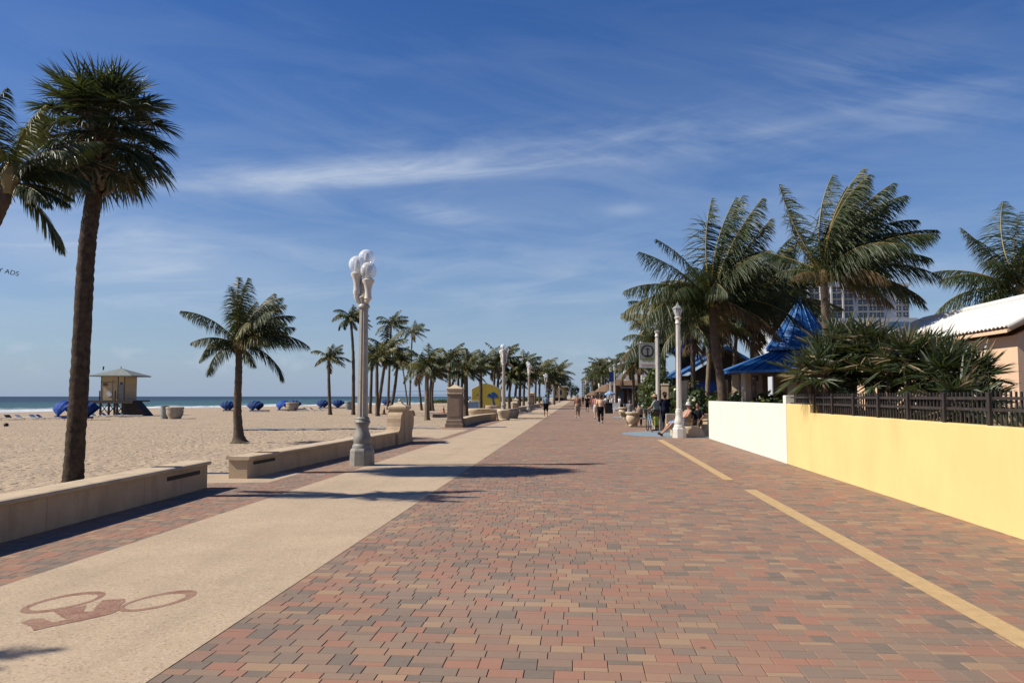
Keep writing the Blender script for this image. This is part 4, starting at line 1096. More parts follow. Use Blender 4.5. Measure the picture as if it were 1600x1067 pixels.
# ---- blue metal roofs
def seams(mb, a0, b0, a1, b1, n, h=.045, w=.03, mi=0):
    """standing seams between edge a0-b0 (eave) and a1-b1 (top)"""
    a0, b0, a1, b1 = map(Vector, (a0, b0, a1, b1)); nr = (b0 - a0).cross(a1 - a0).normalized()
    if nr.z < 0: nr = -nr
    for k in range(n + 1):
        u = k / n; p = a0.lerp(b0, u) + nr * h * .5; q = a1.lerp(b1, u) + nr * h * .5
        mb.tube([p, q], [w / 1.2, w / 1.2 if (a1 - b1).length > .3 else w / 3], 4, mi, ref=nr)
def poly_roof(t, c, n, r0, z0, r1, z1, rot=0, name='roof', nseam=4, apex=False, under=True):
    a = MB(); P0 = []; P1 = []
    for k in range(n):
        an = rot + 2 * math.pi * k / n
        P0.append(Vector((c[0] + r0 * math.cos(an), c[1] + r0 * math.sin(an), z0))); P1.append(Vector((c[0] + r1 * math.cos(an), c[1] + r1 * math.sin(an), z1)))
    for k in range(n):
        j = (k + 1) % n
        a.quad([P0[k], P0[j], P1[j], P1[k]])
        seams(a, P0[k], P0[j], P1[k], P1[j], nseam)
        a.quad([P0[k] - UP * .10, P0[j] - UP * .10, P0[j], P0[k]])
    o = build(a, name, M['blue_metal'], t, world=True, recalc=False)
    if under:
        b = MB(); b.quad([p - UP * .08 for p in P0]); build(b, 'ceiling', M['dark_wood'], t, world=True, recalc=False)
    return o
cx, cy = A(1253, 600, 38).x, 38.0
tg = thing('pavilion', 'octagonal stucco pavilion with a steep blue metal spire roof over a low blue roof', 'pavilion', (cx, cy, 0))
poly_roof(tg, (cx, cy), 8, 3.75, 2.70, 1.25, 3.62, math.pi / 8, 'lower_roof', 5)
poly_roof(tg, (cx, cy), 16, 1.50, 3.74, .05, 5.95, math.pi / 16, 'spire', 1)
a = MB(); a.lathe([(1.2, 3.5), (1.2, 3.76)], (cx, cy, 0), 8); build(a, 'cupola', M['stucco_brown'], tg, world=True)
a = MB(); a.ell((cx, cy, 6.0), (.06, .06, .1), 8, 6); build(a, 'finial', M['blue_metal'], tg, world=True)
for k in range(8):
    an = math.pi / 8 + k * math.pi / 4
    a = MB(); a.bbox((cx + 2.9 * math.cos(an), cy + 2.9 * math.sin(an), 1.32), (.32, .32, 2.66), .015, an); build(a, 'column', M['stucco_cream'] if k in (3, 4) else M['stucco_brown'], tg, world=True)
a = MB(); a.bbox((cx + 0.6, cy + 1.5, 1.3), (3.0, .2, 2.62), .01); a.bbox((cx - 1.2, cy + .2, .5), (.25, 2.4, 1.1), .01); build(a, 'serving_wall', M['stucco_brown'], tg, world=True)
a = MB(); a.bbox((cx - 1.2, cy + .2, 1.09), (.5, 2.7, .07), .01); build(a, 'counter', M['stone_cap'], tg, world=True)

tb = thing('beach_restaurant', 'dark open-fronted restaurant under a blue gabled metal roof with a small blue spire', 'restaurant', (9.5, 60, 0))
ax_, az_ = 9.7, 4.85; lx, lz, rx_, rz2 = 6.7, 3.05, 12.7, 3.05
for s, (ex, ez) in ((0, (lx, lz)), (1, (rx_, rz2))):
    a = MB(); 
    p = [(ex, 54.6, ez), (ax_, 54.6, az_), (ax_, 66, az_), (ex, 66, ez)]
    a.quad(p); seams(a, p[0], p[3], p[1], p[2], 22)
    dz = -.16
    a.quad([(ex, 54.58, ez + dz), (ax_, 54.58, az_ + dz), (ax_, 54.58, az_ + .05), (ex, 54.58, ez + .05)]); a.quad([(ex - .01, 54.6, ez + dz), (ex - .01, 66, ez + dz), (ex - .01, 66, ez + .04), (ex - .01, 54.6, ez + .04)])
    build(a, 'roof', M['blue_metal'], tb, world=True, recalc=False)
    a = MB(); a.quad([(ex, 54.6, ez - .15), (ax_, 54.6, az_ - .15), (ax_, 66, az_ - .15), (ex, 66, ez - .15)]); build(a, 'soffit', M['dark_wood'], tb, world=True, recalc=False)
a = MB(); a.prism([(7.2, 2.9), (12.2, 2.9), (9.7, 4.5)], 'y', 55.3, 55.5); a.box((9.7, 55.4, 2.75), (5.2, .25, .3)); build(a, 'gable_wall', M['dark_wood'], tb, world=True)  # brown wall under the eaves; its shadow is put into the dark colour
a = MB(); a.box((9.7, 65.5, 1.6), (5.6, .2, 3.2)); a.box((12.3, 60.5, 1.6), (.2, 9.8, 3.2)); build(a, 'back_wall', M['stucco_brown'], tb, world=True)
for k, (x, y) in enumerate(((7.2, 55.4), (9.7, 55.4), (12.1, 55.4), (7.2, 60), (7.2, 65))):
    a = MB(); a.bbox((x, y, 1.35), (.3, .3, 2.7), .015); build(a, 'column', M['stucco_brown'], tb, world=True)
for (x, y) in ((8.4, 55.6), (10.9, 55.6)):
    a = MB(); a.box((x, y, 2.25), (1.5, .04, .75)); build(a, 'blue_panel', M['cabana_lt'], tb, world=True)
sx, sy = A(1069, 530, 60).x, 60.0
a = MB(); a.bbox((sx, sy, 4.05), (1.15, 1.15, 1.4), .02); build(a, 'cupola', M['dark_wood'], tb, world=True)
poly_roof(tb, (sx, sy), 4, 1.15, 4.78, .03, 6.45, math.pi / 4, 'spire', 3)

# ---- tall apartment block far behind
YB = 360.0
def bx(px): return A(px, 500, YB).x
tbk = thing('apartment_tower', 'pale grey high-rise with rows of dark windows behind the windblown palms', 'building', (bx(1313), YB + 10, 0))
X0, X1 = bx(1204), bx(1421); ZT = A(1300, 448, YB).z; ZL = A(1300, 498, YB).z
a = MB(); a.box(((X0 + X1) / 2, YB + 12, (ZT + ZL) / 2), (X1 - X0, 24, ZT - ZL)); build(a, 'wall', M['white_bldg'], tbk, world=True)
a = MB(); a.box(((X0 + X1) / 2 + 1, YB + 11, ZL / 2 - .5), (X1 - X0 + 3, 27, ZL + .8)); build(a, 'podium', M['white_bldg'], tbk, world=True)
a = MB(); a.box((bx(1398), YB - 2.8, ZL - 4.5), (9.5, .3, 5.5)); build(a, 'glass_band', M['window_blue'], tbk, world=True)
a = MB(); a.box(((X0 + X1) / 2, YB + 12, ZT + .6), (X1 - X0 + 1, 25, 1.2)); build(a, 'parapet', M['frame_white'], tbk, world=True)
cols = [(1211, 1220), (1250, 1261), (1266, 1280), (1284, 1296), (1301, 1315), (1318, 1333), (1342, 1355), (1359, 1369), (1371, 1381), (1401, 1408), (1412, 1419)]
fh = (ZT - ZL) / 5
src = None
for (c0, c1) in cols:
    for k in range(5):
        xc = (bx(c0) + bx(c1)) / 2; wd = bx(c1) - bx(c0)
        if src is None:
            a = MB(); a.box((0, 0, 0), (1, .3, 1)); src = build(a, 'window', M['window_glass'], tbk)
            b = MB(); b.box((0, -.2, 0), (.05, .2, 1)); b.box((0, -.2, .0), (1, .2, .05)); b.box((0, -.5, -.52), (1.05, .9, .05)); sf = build(b, 'frame', M['frame_white'], src)
            o = src
        else:
            o = src.copy(); COL.objects.link(o); f2 = sf.copy(); COL.objects.link(f2); f2.parent = o
        o.parent = tbk; o.location = (xc - tbk.location.x, YB - tbk.location.y - .05, ZL + fh * (k + .5)); o.scale = (wd, 1, fh * .72)
for px_ in (1262.5, 1282, 1298.5, 1316.5):
    a = MB(); a.box((bx(px_), YB - .9, (ZT + ZL) / 2), (.7, 1.6, ZT - ZL - .1)); build(a, 'pilaster', M['frame_white'], tbk, world=True)
a = MB(); a.box((X0 + .6, YB - .6, (ZT + ZL) / 2), (1.2, 1.3, ZT - ZL - .1)); build(a, 'pilaster', M['frame_white'], tbk, world=True)
def block(label, x0, x1, ytop, Y, m, wn=(3, 4), depth=14, name='building', base=0):
    xa, xb = A(x0, 600, Y).x, A(x1, 600, Y).x; z = A(x0, ytop, Y).z
    t = thing(name, label, 'building', ((xa + xb) / 2, Y + depth / 2, 0))
    a = MB(); a.box(((xa + xb) / 2, Y + depth / 2, (z + base) / 2), (xb - xa, depth, z - base)); build(a, 'wall', m, t, world=True)
    a = MB(); a.box(((xa + xb) / 2, Y + depth / 2, z + z * .01), ((xb - xa) * 1.04, depth * 1.04, z * .02)); build(a, 'roof', M['frame_white'], t, world=True)
    for i in range(wn[0]):
        for j in range(wn[1]):
            a = MB(); w_ = (xb - xa) / wn[0]; h_ = (z - base) / wn[1]
            a.box((xa + w_ * (i + .5), Y - .03, base + h_ * (j + .55)), (w_ * .6, .1, h_ * .5)); build(a, 'window', M['window_glass'], t, world=True)
    return t
block('very distant pale tower at the vanishing point of the promenade', 908.5, 914, 596, 1500, M['white_bldg_lit'], (2, 7), 20)
block('very distant bluish tower right beside the pale one at the vanishing point', 915.5, 921, 592, 1400, M['white_bldg'], (2, 7), 20)
block('distant dark-topped block just above the far palms on the shop side', 925, 934, 566, 420, M['window_blue'], (2, 6), 20)
block('distant white block behind the far palms on the shop side', 936, 948, 561, 380, M['white_bldg_lit'], (3, 6), 20)
block('distant grey flat-topped block behind the blue sun umbrella', 954, 970, 561, 300, M['white_bldg'], (3, 5), 20)
# small roof-top volume with a curved stair front, above the hanging banner
t = block('grey and white roof-top plant room just above the hanging banner', 1004, 1021, 516, 112, M['white_bldg'], (1, 1), 5, name='roof_house', base=0)
xa = A(1002.5, 530, 111).x
a = MB(); a.box((xa + .35, 111.3, 5.0), (.9, 1.2, 9.9)); build(a, 'corner_pier', M['white_bldg_lit'], t, world=True)
a = MB(); a.lathe([(.55, 0), (.55, 1.4)], (xa + .3, 110.9, 9.0), 12); build(a, 'round_bay', M['white_bldg_lit'], t, world=True)

# ---- balcony bar
t = thing('balcony_bar', 'two-storey bar with a white balcony over a dark shop front and a brown awning', 'building', (7.6, 118, 0))
a = MB(); a.box((8.1, 119, 1.7), (5.8, 10, 3.6)); build(a, 'ground_floor', M['dark_wood'], t, world=True)
a = MB(); a.box((9.0, 119.8, 4.9), (4.6, 8, 2.9)); build(a, 'upper_floor', M['white_bldg_lit'], t, world=True)
a = MB(); a.box((7.9, 118.5, 3.62), (6.2, 11, .18)); build(a, 'balcony_floor', M['stucco_cream'], t, world=True)
a = MB(); a.box((8.0, 113.05, 4.25), (5.6, .06, .9)); a.box((5.0, 118.5, 4.25), (.06, 10.8, .9)); build(a, 'balcony_parapet', M['white_bldg_lit'], t, world=True)
a = MB(); a.prism([(112.9, 3.75), (112.9, 3.6), (110.2, 2.95), (110.2, 3.05)], 'x', 4.3, 10.9); build(a, 'awning', M['wood_brown'], t, world=True)
for k in range(4):
    a = MB(); a.box((5.9 + k * 1.2, 113.95, 1.3), (.75, .08, 1.7)); build(a, 'window', M['window_glass'], t, world=True)
for k in range(2):
    a = MB(); a.box((7.6 + k * 1.5, 115.75, 5.0), (.8, .08, 1.4)); build(a, 'window', M['window_glass'], t, world=True)
a = MB(); a.box((6.6, 110.12, 2.75), (2.2, .06, .5)); sg = build(a, 'sign_board', M['black'], t, world=True)
o = lettering('BAR & GRILL', .30, M['barrel_grey'], sg, (6.6 - 7.6, 110.06 - 118, 2.75), (R(90), 0, 0)); 
for x in (4.6, 6.6, 8.6, 10.6):
    a = MB(); a.box((x, 110.5, 1.45), (.14, .14, 2.95)); build(a, 'awning_post', M['wood_brown'], t, world=True)

def umbrella(label, loc, r, h, m, group=None):
    t = thing('sun_umbrella', label, 'umbrella', loc, group=group)
    a = MB(); a.tube([(0, 0, 0), (0, 0, h)], .025, 6); build(a, 'pole', M['white_plastic'], t)
    a = MB(); n = 8; ap = (0, 0, h + .1)
    for k in range(n):
        a0, a1 = 2 * math.pi * k / n, 2 * math.pi * (k + 1) / n; zz = h - r * .42
        p, q = (r * math.cos(a0), r * math.sin(a0), zz), (r * math.cos(a1), r * math.sin(a1), zz)
        a.quad([p, q, ap]); a.quad([(p[0], p[1], zz - .14), (q[0], q[1], zz - .14), q, p])
    build(a, 'canopy', m, t, recalc=False); return t
umbrella('light blue sun umbrella up on the balcony bar terrace', (A(977, 570, 113).x, 115, 3.72), 1.0, 2.75, M['c_towel'])
umbrella('small pale blue umbrella by the black bin at the edge of the promenade', (A(953, 615, 86).x, 86, 0), .55, 2.1, M['c_towel'])
def tiki(label, px, Y, r, z0, z1):
    t = thing('thatched_hut', label, 'hut', (A(px, 610, Y).x, Y, 0))
    a = MB(); a.lathe([(r, z0 - .12), (r * 1.02, z0), (r * .7, z0 + (z1 - z0) * .42), (r * .3, z0 + (z1 - z0) * .82), (.05, z1)], n=18, rfun=lambda k, j: 1 + .05 * ((k * 7) % 3 - 1)); build(a, 'thatch_roof', M['thatch'], t)
    for k in range(6):
        an = k * math.pi / 3; a = MB(); a.tube([(r * .75 * math.cos(an), r * .75 * math.sin(an), 0), (r * .75 * math.cos(an), r * .75 * math.sin(an), z0 + .3)], .08, 6); build(a, 'post', M['wood_brown'], t)
    a = MB(); a.lathe([(r * .5, 0), (r * .5, 1.0), (r * .56, 1.02), (r * .56, 1.08)], n=12); build(a, 'counter', M['wood_brown'], t); return t
tiki('round thatched beach hut between the far palms and the far lantern posts', 948, 140, 2.1, 2.35, 3.7)
tiki('smaller, farther thatched hut behind the walkers', 927, 215, 1.9, 1.9, 3.0)

# ------------------------------------------------------------------ palms and planting on the right
def ctrunk(Y, *pts):
    b0 = Vector((A(pts[0][0], pts[0][1], Y).x, Y, 0)); return b0, [(0, 0, -.1)] + [rel(x, y, Y, b0) for x, y in pts[1:]]
b0, tr = ctrunk(35.5, (1131, 660), (1127, 600), (1117, 540), (1112, 470))
coconut_palm('big bushy coconut palm behind the white wall, nearest to the lantern posts', b0, tr,
    [(150, 205, 3.9, -.15, .3), (132, 165, 3.9, -.3), (160, 225, 4.1, .2, .5), (168, 240, 3.8, -.4, .6), (112, 150, 3.7, .2), (100, 75, 4.3, 0), (92, 60, 4.5, -.2), (84, 58, 4.9, .1), (76, 50, 4.6, -.35), (68, 58, 4.5, .25), (60, 48, 4.2, -.15), (50, 12, 4.0, -.4), (40, 20, 4.3, .2), (30, -30, 4.0, -.3, .7), (20, -25, 4.3, .1, .9), (5, -50, 4.0, -.2, .9), (-5, -60, 3.6, .3, 1), (-15, -60, 3.4, -.4, 1), (175, 245, 3.0, .5, 1), (120, 190, 3.2, .9), (70, 10, 3.7, -.9), (100, 200, 3.2, -1.1), (45, -40, 3.8, 1), (140, 230, 3.0, -.9, .8), (200, 250, 2.4, -.3, .9)],
    seed=21, nseg=3, extra_random=12, L=3.2, nl=62, r=(.22, .15), nuts=8, lw=.034, wk=.5, olive=.14, brown=.3)
b0, tr = ctrunk(30.5, (1292, 640), (1293, 560), (1289, 480), (1287, 430))
coconut_palm('coconut palm blown hard to the right, standing behind the palmetto bush', b0, tr,
    [(125, 105, 3.6, -.1, .2), (128, 90, 2.9, .3), (98, 62, 3.8, .1), (90, 48, 4.0, -.2), (84, 40, 4.2, .1), (80, 55, 4.0, .4), (76, 30, 4.0, -.3), (66, 20, 4.0, .3), (58, -5, 3.9, -.1), (50, 5, 4.0, .4), (42, -5, 4.1, -.2), (30, -20, 4.1, .1), (22, -35, 3.9, -.3, .5), (12, -40, 4.0, .2, .9), (4, -50, 3.7, -.1, 1), (-4, -40, 3.4, .5, 1), (150, 205, 1.7, .3, .5), (160, 225, 1.5, -.4, .9), (140, 160, 2.6, .8, .5), (96, 40, 3.9, -.5), (88, 30, 4.1, .5), (72, 12, 4.2, -.1), (46, -12, 4.0, -.6), (36, -30, 3.8, .6), (70, 0, 3.4, 1.0), (60, -30, 3.3, -1.0, .8), (20, -60, 2.6, -.9, .9)],
    seed=22, nseg=3, nl=62, r=(.17, .12), nuts=6, lw=.036, wk=.62, olive=.15, brown=.45)
b0, tr = ctrunk(38, (1600, 640), (1600, 560), (1598, 500), (1592, 452))
coconut_palm('dark coconut palm behind the peach house roof at the right edge', b0, tr,
    [(150, 205, 3.9, -.2, .3), (140, 190, 3.6, .3), (165, 235, 3.8, .1, .5), (120, 160, 3.5, -.3), (104, 70, 4.4, .3), (92, 52, 4.3, -.3), (84, 60, 4.5, .5), (98, 60, 4.2, -.5), (108, 130, 3.8, .5), (178, 245, 3.4, -.4, .8), (60, 20, 4, .1), (40, -10, 4, -.3), (20, -40, 4, .3), (0, -60, 3.5, 0, .9), (190, 250, 2.8, .3, .9), (75, 40, 4, .6), (128, 200, 3.4, -.7)],
    seed=23, nseg=3, nl=60, r=(.2, .14), nuts=6, lw=.034, wk=.2, olive=.15, brown=.35)
GR = 'coconut palms crowded behind the big bushy palm'
for k, (Y, pts, Lf, lb, n) in enumerate((
    (44, ((1084, 650), (1083, 590), (1082, 545), (1081, 508)), 3.2, 'pale-skirted palm just right of the nearest lantern post', 20),
    (47, ((1104, 650), (1106, 600), (1109, 540), (1107, 500)), 3.6, 'palm with a light mottled trunk between the pale-skirted palm and the big bushy palm', 22),
    (50, ((1146, 650), (1146, 610), (1148, 560), (1152, 500)), 4.4, 'dark drooping palm right of the big bushy palm', 26),
    (46, ((1180, 650), (1178, 600), (1176, 540), (1188, 470)), 4.4, 'brown-fronded palm left of the pavilion spire', 28),
    (60, ((1018, 650), (1018, 610), (1020, 575), (1022, 540)), 3.4, 'small palm behind the lantern post with the hanging banner', 20),
    (70, ((1040, 650), (1040, 610), (1038, 570), (1040, 515)), 4.4, 'tall palm behind the blue restaurant spire', 24))):
    b0, tr = ctrunk(Y, *pts)
    coconut_palm(lb, b0, tr, seed=60 + k, L=Lf, nf=n, nl=40, r=(.15, .10), nuts=0, group=GR, ring=.2, nseg=2, lw=.055, wk=.35, olive=.35, brown=.33 if k in (0, 3, 2) else .2, tm='trunk_coco_pale' if k == 1 else 'trunk_coco')
for k, (Y, pts, Lf, lb) in enumerate((
    (80, ((1000, 640), (999, 600), (997, 566)), 3.6, 'palm leaning over the balcony bar'),
    (92, ((990, 640), (990, 600), (988, 574)), 3.0, 'small palm in front of the balcony bar parapet'),
    (150, ((944, 632), (943, 605), (940, 585)), 4.0, 'far palm with a curved left-hand frond, left of the thatched hut'),
    (170, ((935, 630), (934, 605), (930, 590)), 4.0, 'far palm whose fronds reach over the promenade'),
    (200, ((952, 630), (952, 600), (950, 575)), 4.6, 'tall far palm behind the lantern post with the blue banner'),
    (240, ((938, 628), (938, 600), (936, 572)), 5.4, 'tall far palm in front of the distant white block'),
    (230, ((962, 628), (962, 600), (960, 576)), 5.0, 'far palm in front of the distant grey block'),
    (260, ((927, 627), (926, 605), (925, 584)), 5.0, 'farthest palm crown on the shop side'))):
    b0, tr = ctrunk(Y, *pts)
    coconut_palm(lb, b0, tr, seed=80 + k, L=Lf * .85, nf=18, nl=18, r=(.2, .14), nuts=0, group='far palms on the shop side', ring=.6, lw=.12, wk=.3, olive=.3, brown=.2)

def shrub(label, loc, r, n, leaf, seed, mats=('leaf_shrub', 'leaf_shrub_lt'), name='sea_grape_shrub', cat='shrub', group=None, round_=True, stems=5, trunk_h=0.0):
    rr = random.Random(seed); t = thing(name, label, cat, loc, group=group)
    a = MB()
    for k in range(stems):
        an = rr.uniform(0, 6.28); q = rr.uniform(.3, .7)
        a.tube([(0.05 * math.cos(an), .05 * math.sin(an), -.1), (r[0] * q * .4 * math.cos(an), r[1] * q * .4 * math.sin(an), trunk_h + r[2] * .5), (r[0] * q * math.cos(an), r[1] * q * math.sin(an), trunk_h + r[2] * 1.3)], [max(.03, trunk_h * .05), max(.022, trunk_h * .03), .012], 5)
    build(a, 'trunk' if trunk_h else 'stems', M['wood_brown'], t)
    a = MB(); cl = []
    for k in range(26):
        while True:
            v = Vector((rr.uniform(-1, 1), rr.uniform(-1, 1), rr.uniform(-1, 1)))
            if v.length < 1: break
        v = v * .8; cl.append((Vector((v.x * r[0], v.y * r[1], trunk_h + r[2] + v.z * r[2])), rr.uniform(.28, .5)))
    for k in range(n):
        c_, s_ = rr.choice(cl)
        v = Vector((rr.gauss(0, 1), rr.gauss(0, 1), rr.gauss(0, 1))).normalized() * rr.uniform(.6, 1.0) ** .5 * s_
        p = c_ + Vector((v.x * r[0], v.y * r[1], v.z * r[2]))
        if p.z < .05: p.z = rr.uniform(.05, .2)
        nr = (v.normalized() + Vector((rr.uniform(-.7, .7), rr.uniform(-.7, .7), rr.uniform(0, .9)))).normalized()
        u = nr.cross(Vector((rr.uniform(-1, 1), rr.uniform(-1, 1), .3))).normalized(); w_ = nr.cross(u); s = leaf * rr.uniform(.6, 1.25)
        if round_:
            pts = [p - u * s * .5, p - u * s * .25 + w_ * s * .42, p + u * s * .28 + w_ * s * .40, p + u * s * .52, p + u * s * .28 - w_ * s * .40, p - u * s * .25 - w_ * s * .42]
        else:
            pts = [p - u * s * .6, p + w_ * s * .18, p + u * s * .6, p - w_ * s * .18]
        a.quad(pts, 0 if rr.random() < .72 else 1)
    build(a, 'foliage', [M[mats[0]], M[mats[1]]], t, recalc=False); return t
GS = 'sea grape shrubs between the lantern posts and the white wall'
shrub('large-leaved shrub right behind the end of the white wall', (6.6, 37.5, 0), (1.1, 1.3, 1.0), 1500, .17, 1, group=GS)
shrub('broad shrub behind the nearest lantern post, spilling over the stucco wall', (5.7, 40.2, 0), (1.0, 1.3, 1.15), 1500, .17, 2, group=GS)
shrub('low shrub between the two cream stucco columns', (5.2, 43.5, 0), (.9, 1.2, 1.1), 1100, .17, 3, group=GS)
shrub('tall dark shrub behind the hanging banner post', (5.0, 52, 0), (1.3, 1.8, 1.7), 1600, .20, 4, group=GS)
shrub('shrub under the big bushy palm, behind the white wall', (8.2, 36.5, 0), (1.2, 1.2, .95), 1400, .16, 5, group=GS)
shrub('shrub left of the pavilion columns, behind the white wall', (7.6, 34.0, 0), (1.3, .9, .78), 1200, .16, 6, group=GS)
shrub('tree-like shrub in front of the balcony bar', (6.9, 72, 0), (1.5, 2.0, 1.7), 1500, .24, 7, group=GS, trunk_h=.6)
shrub('tall thin shrub at the left end of the restaurant', (7.2, 64, 0), (1.0, 1.6, 1.6), 1000, .22, 8, group=GS)

def palmetto(label, loc, heads, seed, group):
    rr = random.Random(seed); t = thing('palmetto', label, 'palm shrub', loc, group=group)
    s = MB(); c = MB()
    for (x, y, z) in heads:
        s.tube([(x * .3, y * .3, -.1), (x * .6, y * .6, z * .5), (x, y, z)], [.09, .08, .07], 8)
        for k in range(19):
            az = k * 2.4 + rr.uniform(-.3, .3); u = (k + .5) / 19
            e = R(85 - 110 * u + rr.uniform(-10, 10)); D = Vector((math.cos(az) * math.cos(e), math.sin(az) * math.cos(e), math.sin(e)))
            fan_leaf(c, Vector((x, y, z)), D, rr, rr.uniform(.25, .5), rr.uniform(.42, .62), 22, 0, 1, .15 + .3 * u, lw=.062, spread=130, drymix=.06 + (.5 if rr.random() < .14 else 0), wind=.15)
    build(s, 'stems', M['boot'], t); build(c, 'leaves', [M['fan_green'], M['boot'], M['fan_dry']], t, recalc=False); return t
GP = 'palmettos massed behind the picket fence'
def hd(Y, *pts):
    p0 = Vector((A(pts[0][0], 600, Y).x, Y, 0)); out = []
    for (x, y, dy) in pts:
        q = A(x, y, Y + dy); out.append((q.x - p0.x, q.y - p0.y, q.z))
    return p0, out
p0, h = hd(18.2, (1300, 560, 0), (1262, 590, .3), (1318, 540, .4), (1290, 590, -.5), (1335, 585, -.2)); palmetto('pale-tipped palmetto at the left end of the bush', p0, h, 1, GP)
p0, h = hd(17.4, (1375, 560, 0), (1350, 548, .3), (1390, 590, -.4), (1400, 572, .5), (1360, 592, .2)); palmetto('tall middle palmetto with an upright new leaf', p0, h, 2, GP)
p0, h = hd(16.6, (1436, 572, 0), (1415, 566, -.3), (1462, 578, .5), (1450, 600, .1), (1478, 580, .8)); palmetto('dark dense palmetto in front of the white roof', p0, h, 3, GP)
p0, h = hd(15.9, (1490, 596, 0), (1486, 588, .5), (1522, 600, .1), (1470, 595, -.3)); palmetto('outer right palmetto fanning across the peach wall', p0, h, 4, GP)
p0, h = hd(14.9, (1500, 640, 0), (1530, 640, .6), (1450, 640, 1.6)); palmetto('low palmetto just behind the pickets, under the dense dark ones', p0, h, 5, GP)

p0, h = hd(16.0, (1440, 640, 0), (1400, 640, .8), (1372, 640, 1.8), (1350, 640, 3.0), (1460, 640, .2)); h = [(a_, b_, .72) for a_, b_, c_ in h]; palmetto('row of low palmetto fans filling the gaps behind the left pickets', p0, h, 6, GP)
p0, h = hd(12.6, (1590, 640, 0), (1600, 640, .4), (1575, 640, .8), (1640, 640, -.6), (1540, 640, 1.8)); h = [(a_ , b_, .66) for a_, b_, c_ in h]; palmetto('row of low palmetto fans filling the gaps behind the right pickets', p0, h, 7, GP)
# ---- dark far trees beside the lane
for k, (px, top, w_, Y, lb) in enumerate(((873, 571, 17, 330, 'tall dark rounded tree above the yellow beach building'), (884, 583, 12, 380, 'second dark tree stepping down from the tallest one'), (892, 592, 10, 440, 'third dark tree stepping down towards the vanishing point'), (900, 602, 9, 560, 'lowest dark tree, nearest the vanishing point'), (858, 585, 14, 300, 'dark tree behind the fifth lamp post'), (918, 600, 9, 500, 'dark far tree right of the vanishing point'), (928, 588, 10, 420, 'dark tree under the distant dark-topped block'))):
    x = A(px, 610, Y).x; z1 = A(px, top, Y).z; rx = w_ / 1289 * Y * .62
    shrub(lb, (x, Y, 0), (rx, rx, z1 * .42), 1500, rx * .16, 30 + k, ('leaf_dark', 'leaf_shrub'), 'broadleaf_tree', 'tree', 'dark trees lining the far end', True, 4, z1 * .14)

# ---- dune scrub (uncountable)
rr = random.Random(3); a = MB()
for k in range(9000):
    x = rr.uniform(-54, -12); y = rr.uniform(300, 330); z = sand_z(x, y); hgt = 1.9 * (.6 + .4 * noise.noise(Vector((x * .2, y * .1, 0)))) 
    p = Vector((x, y, z + rr.random() * hgt)); s = rr.uniform(.3, .7); u = Vector((rr.uniform(-1, 1), rr.uniform(-1, 1), rr.uniform(-.3, 1))).normalized(); v = u.cross(Vector((rr.uniform(-1, 1), rr.uniform(-1, 1), rr.uniform(-1, 1)))).normalized()
    a.quad([p - u * s, p + v * s * .4, p + u * s, p - v * s * .4], 0 if rr.random() < .6 else 1)
tag(build(a, 'dune_scrub', [M['leaf_shrub'], M['leaf_shrub_lt']], recalc=False), 'low green scrub along the top of the far beach', 'scrub', kind='stuff')
# ------------------------------------------------------------------ beach furniture and mural
def Sb(px, py, z_extra=0): return S(px, py)
# lifeguard tower
b0 = S(187, 650)
t = thing('lifeguard_tower', 'cream lifeguard hut with a grey hipped roof on dark stilts and a ramp', 'lifeguard tower', b0, R(0))
a = MB(); a.bbox((-.15, 0, 2.95), (2.55, 2.4, 2.55), .02); build(a, 'cabin', M['guard_wall'], t)
a = MB(); a.box((-.15, -1.215, 2.75), (.03, .03, 2.1)); a.box((.42, -1.215, 2.95), (.07, .04, 2.5)); a.box((-.6, -1.212, 3.52), (1.75, .03, .04)); a.box((1.12, -1.21, 2.95), (.08, .04, 2.5)); a.box((-1.40, -1.21, 2.95), (.06, .04, 2.5)); build(a, 'trim', M['wood_brown'], t)
a = MB(); 
for z in (3.28, 3.38, 3.18): a.box((-.95, -1.22, z), (.5, .04, .055))
build(a, 'vent', M['dark_wood'], t)
a = MB(); a.box((.78, -1.22, 2.55), (.5, .05, 1.35)); dr = build(a, 'door', M['barrel_grey'], t)
a = MB(); a.box((.78, -1.23, 3.38), (.28, .05, .24)); build(a, 'window', M['window_glass'], t)
a = MB(); a.lathe([(.28, 0), (.30, .03)], (-.5, 0, 0), 16); 
for k in range(len(a.v)): x, y, z = a.v[k]; a.v[k] = (x, -1.225 - z * .3, 2.35 + y)
build(a, 'round_emblem', M['white_plastic'], t)
a = MB(); hw, hd_, z0, z1 = 2.25, 1.95, 4.22, 4.98
for (p, q) in (((-hw, -hd_), (hw, -hd_)), ((hw, -hd_), (hw, hd_)), ((hw, hd_), (-hw, hd_)), ((-hw, hd_), (-hw, -hd_))):
    a.quad([(p[0], p[1], z0), (q[0], q[1], z0), (0.15 if q[0] > 0 else -.15, 0, z1), (0.15 if p[0] > 0 else -.15, 0, z1)]); a.quad([(p[0], p[1], z0 - .12), (q[0], q[1], z0 - .12), (q[0], q[1], z0), (p[0], p[1], z0)])
a.quad([(-hw, -hd_, z0 - .12), (hw, -hd_, z0 - .12), (hw, hd_, z0 - .12), (-hw, hd_, z0 - .12)])
a.tube([(0, 0, 4.95), (-.02, 0, 5.2)], .05, 5)
build(a, 'roof', M['guard_roof'], t, recalc=False)
a = MB(); a.box((-.1, 0, 1.58), (4.9, 3.4, .14)); a.box((-.1, -1.72, 1.45), (4.9, .06, .22)); build(a, 'deck', M['wood_grey'], t)
for x in (-1.35, -.45, .45, 1.25):
    for y in (-1.3, 1.3):
        a = MB(); a.box((x, y, .75), (.17, .17, 1.55)); build(a, 'stilt', M['wood_grey'], t)
a = MB()
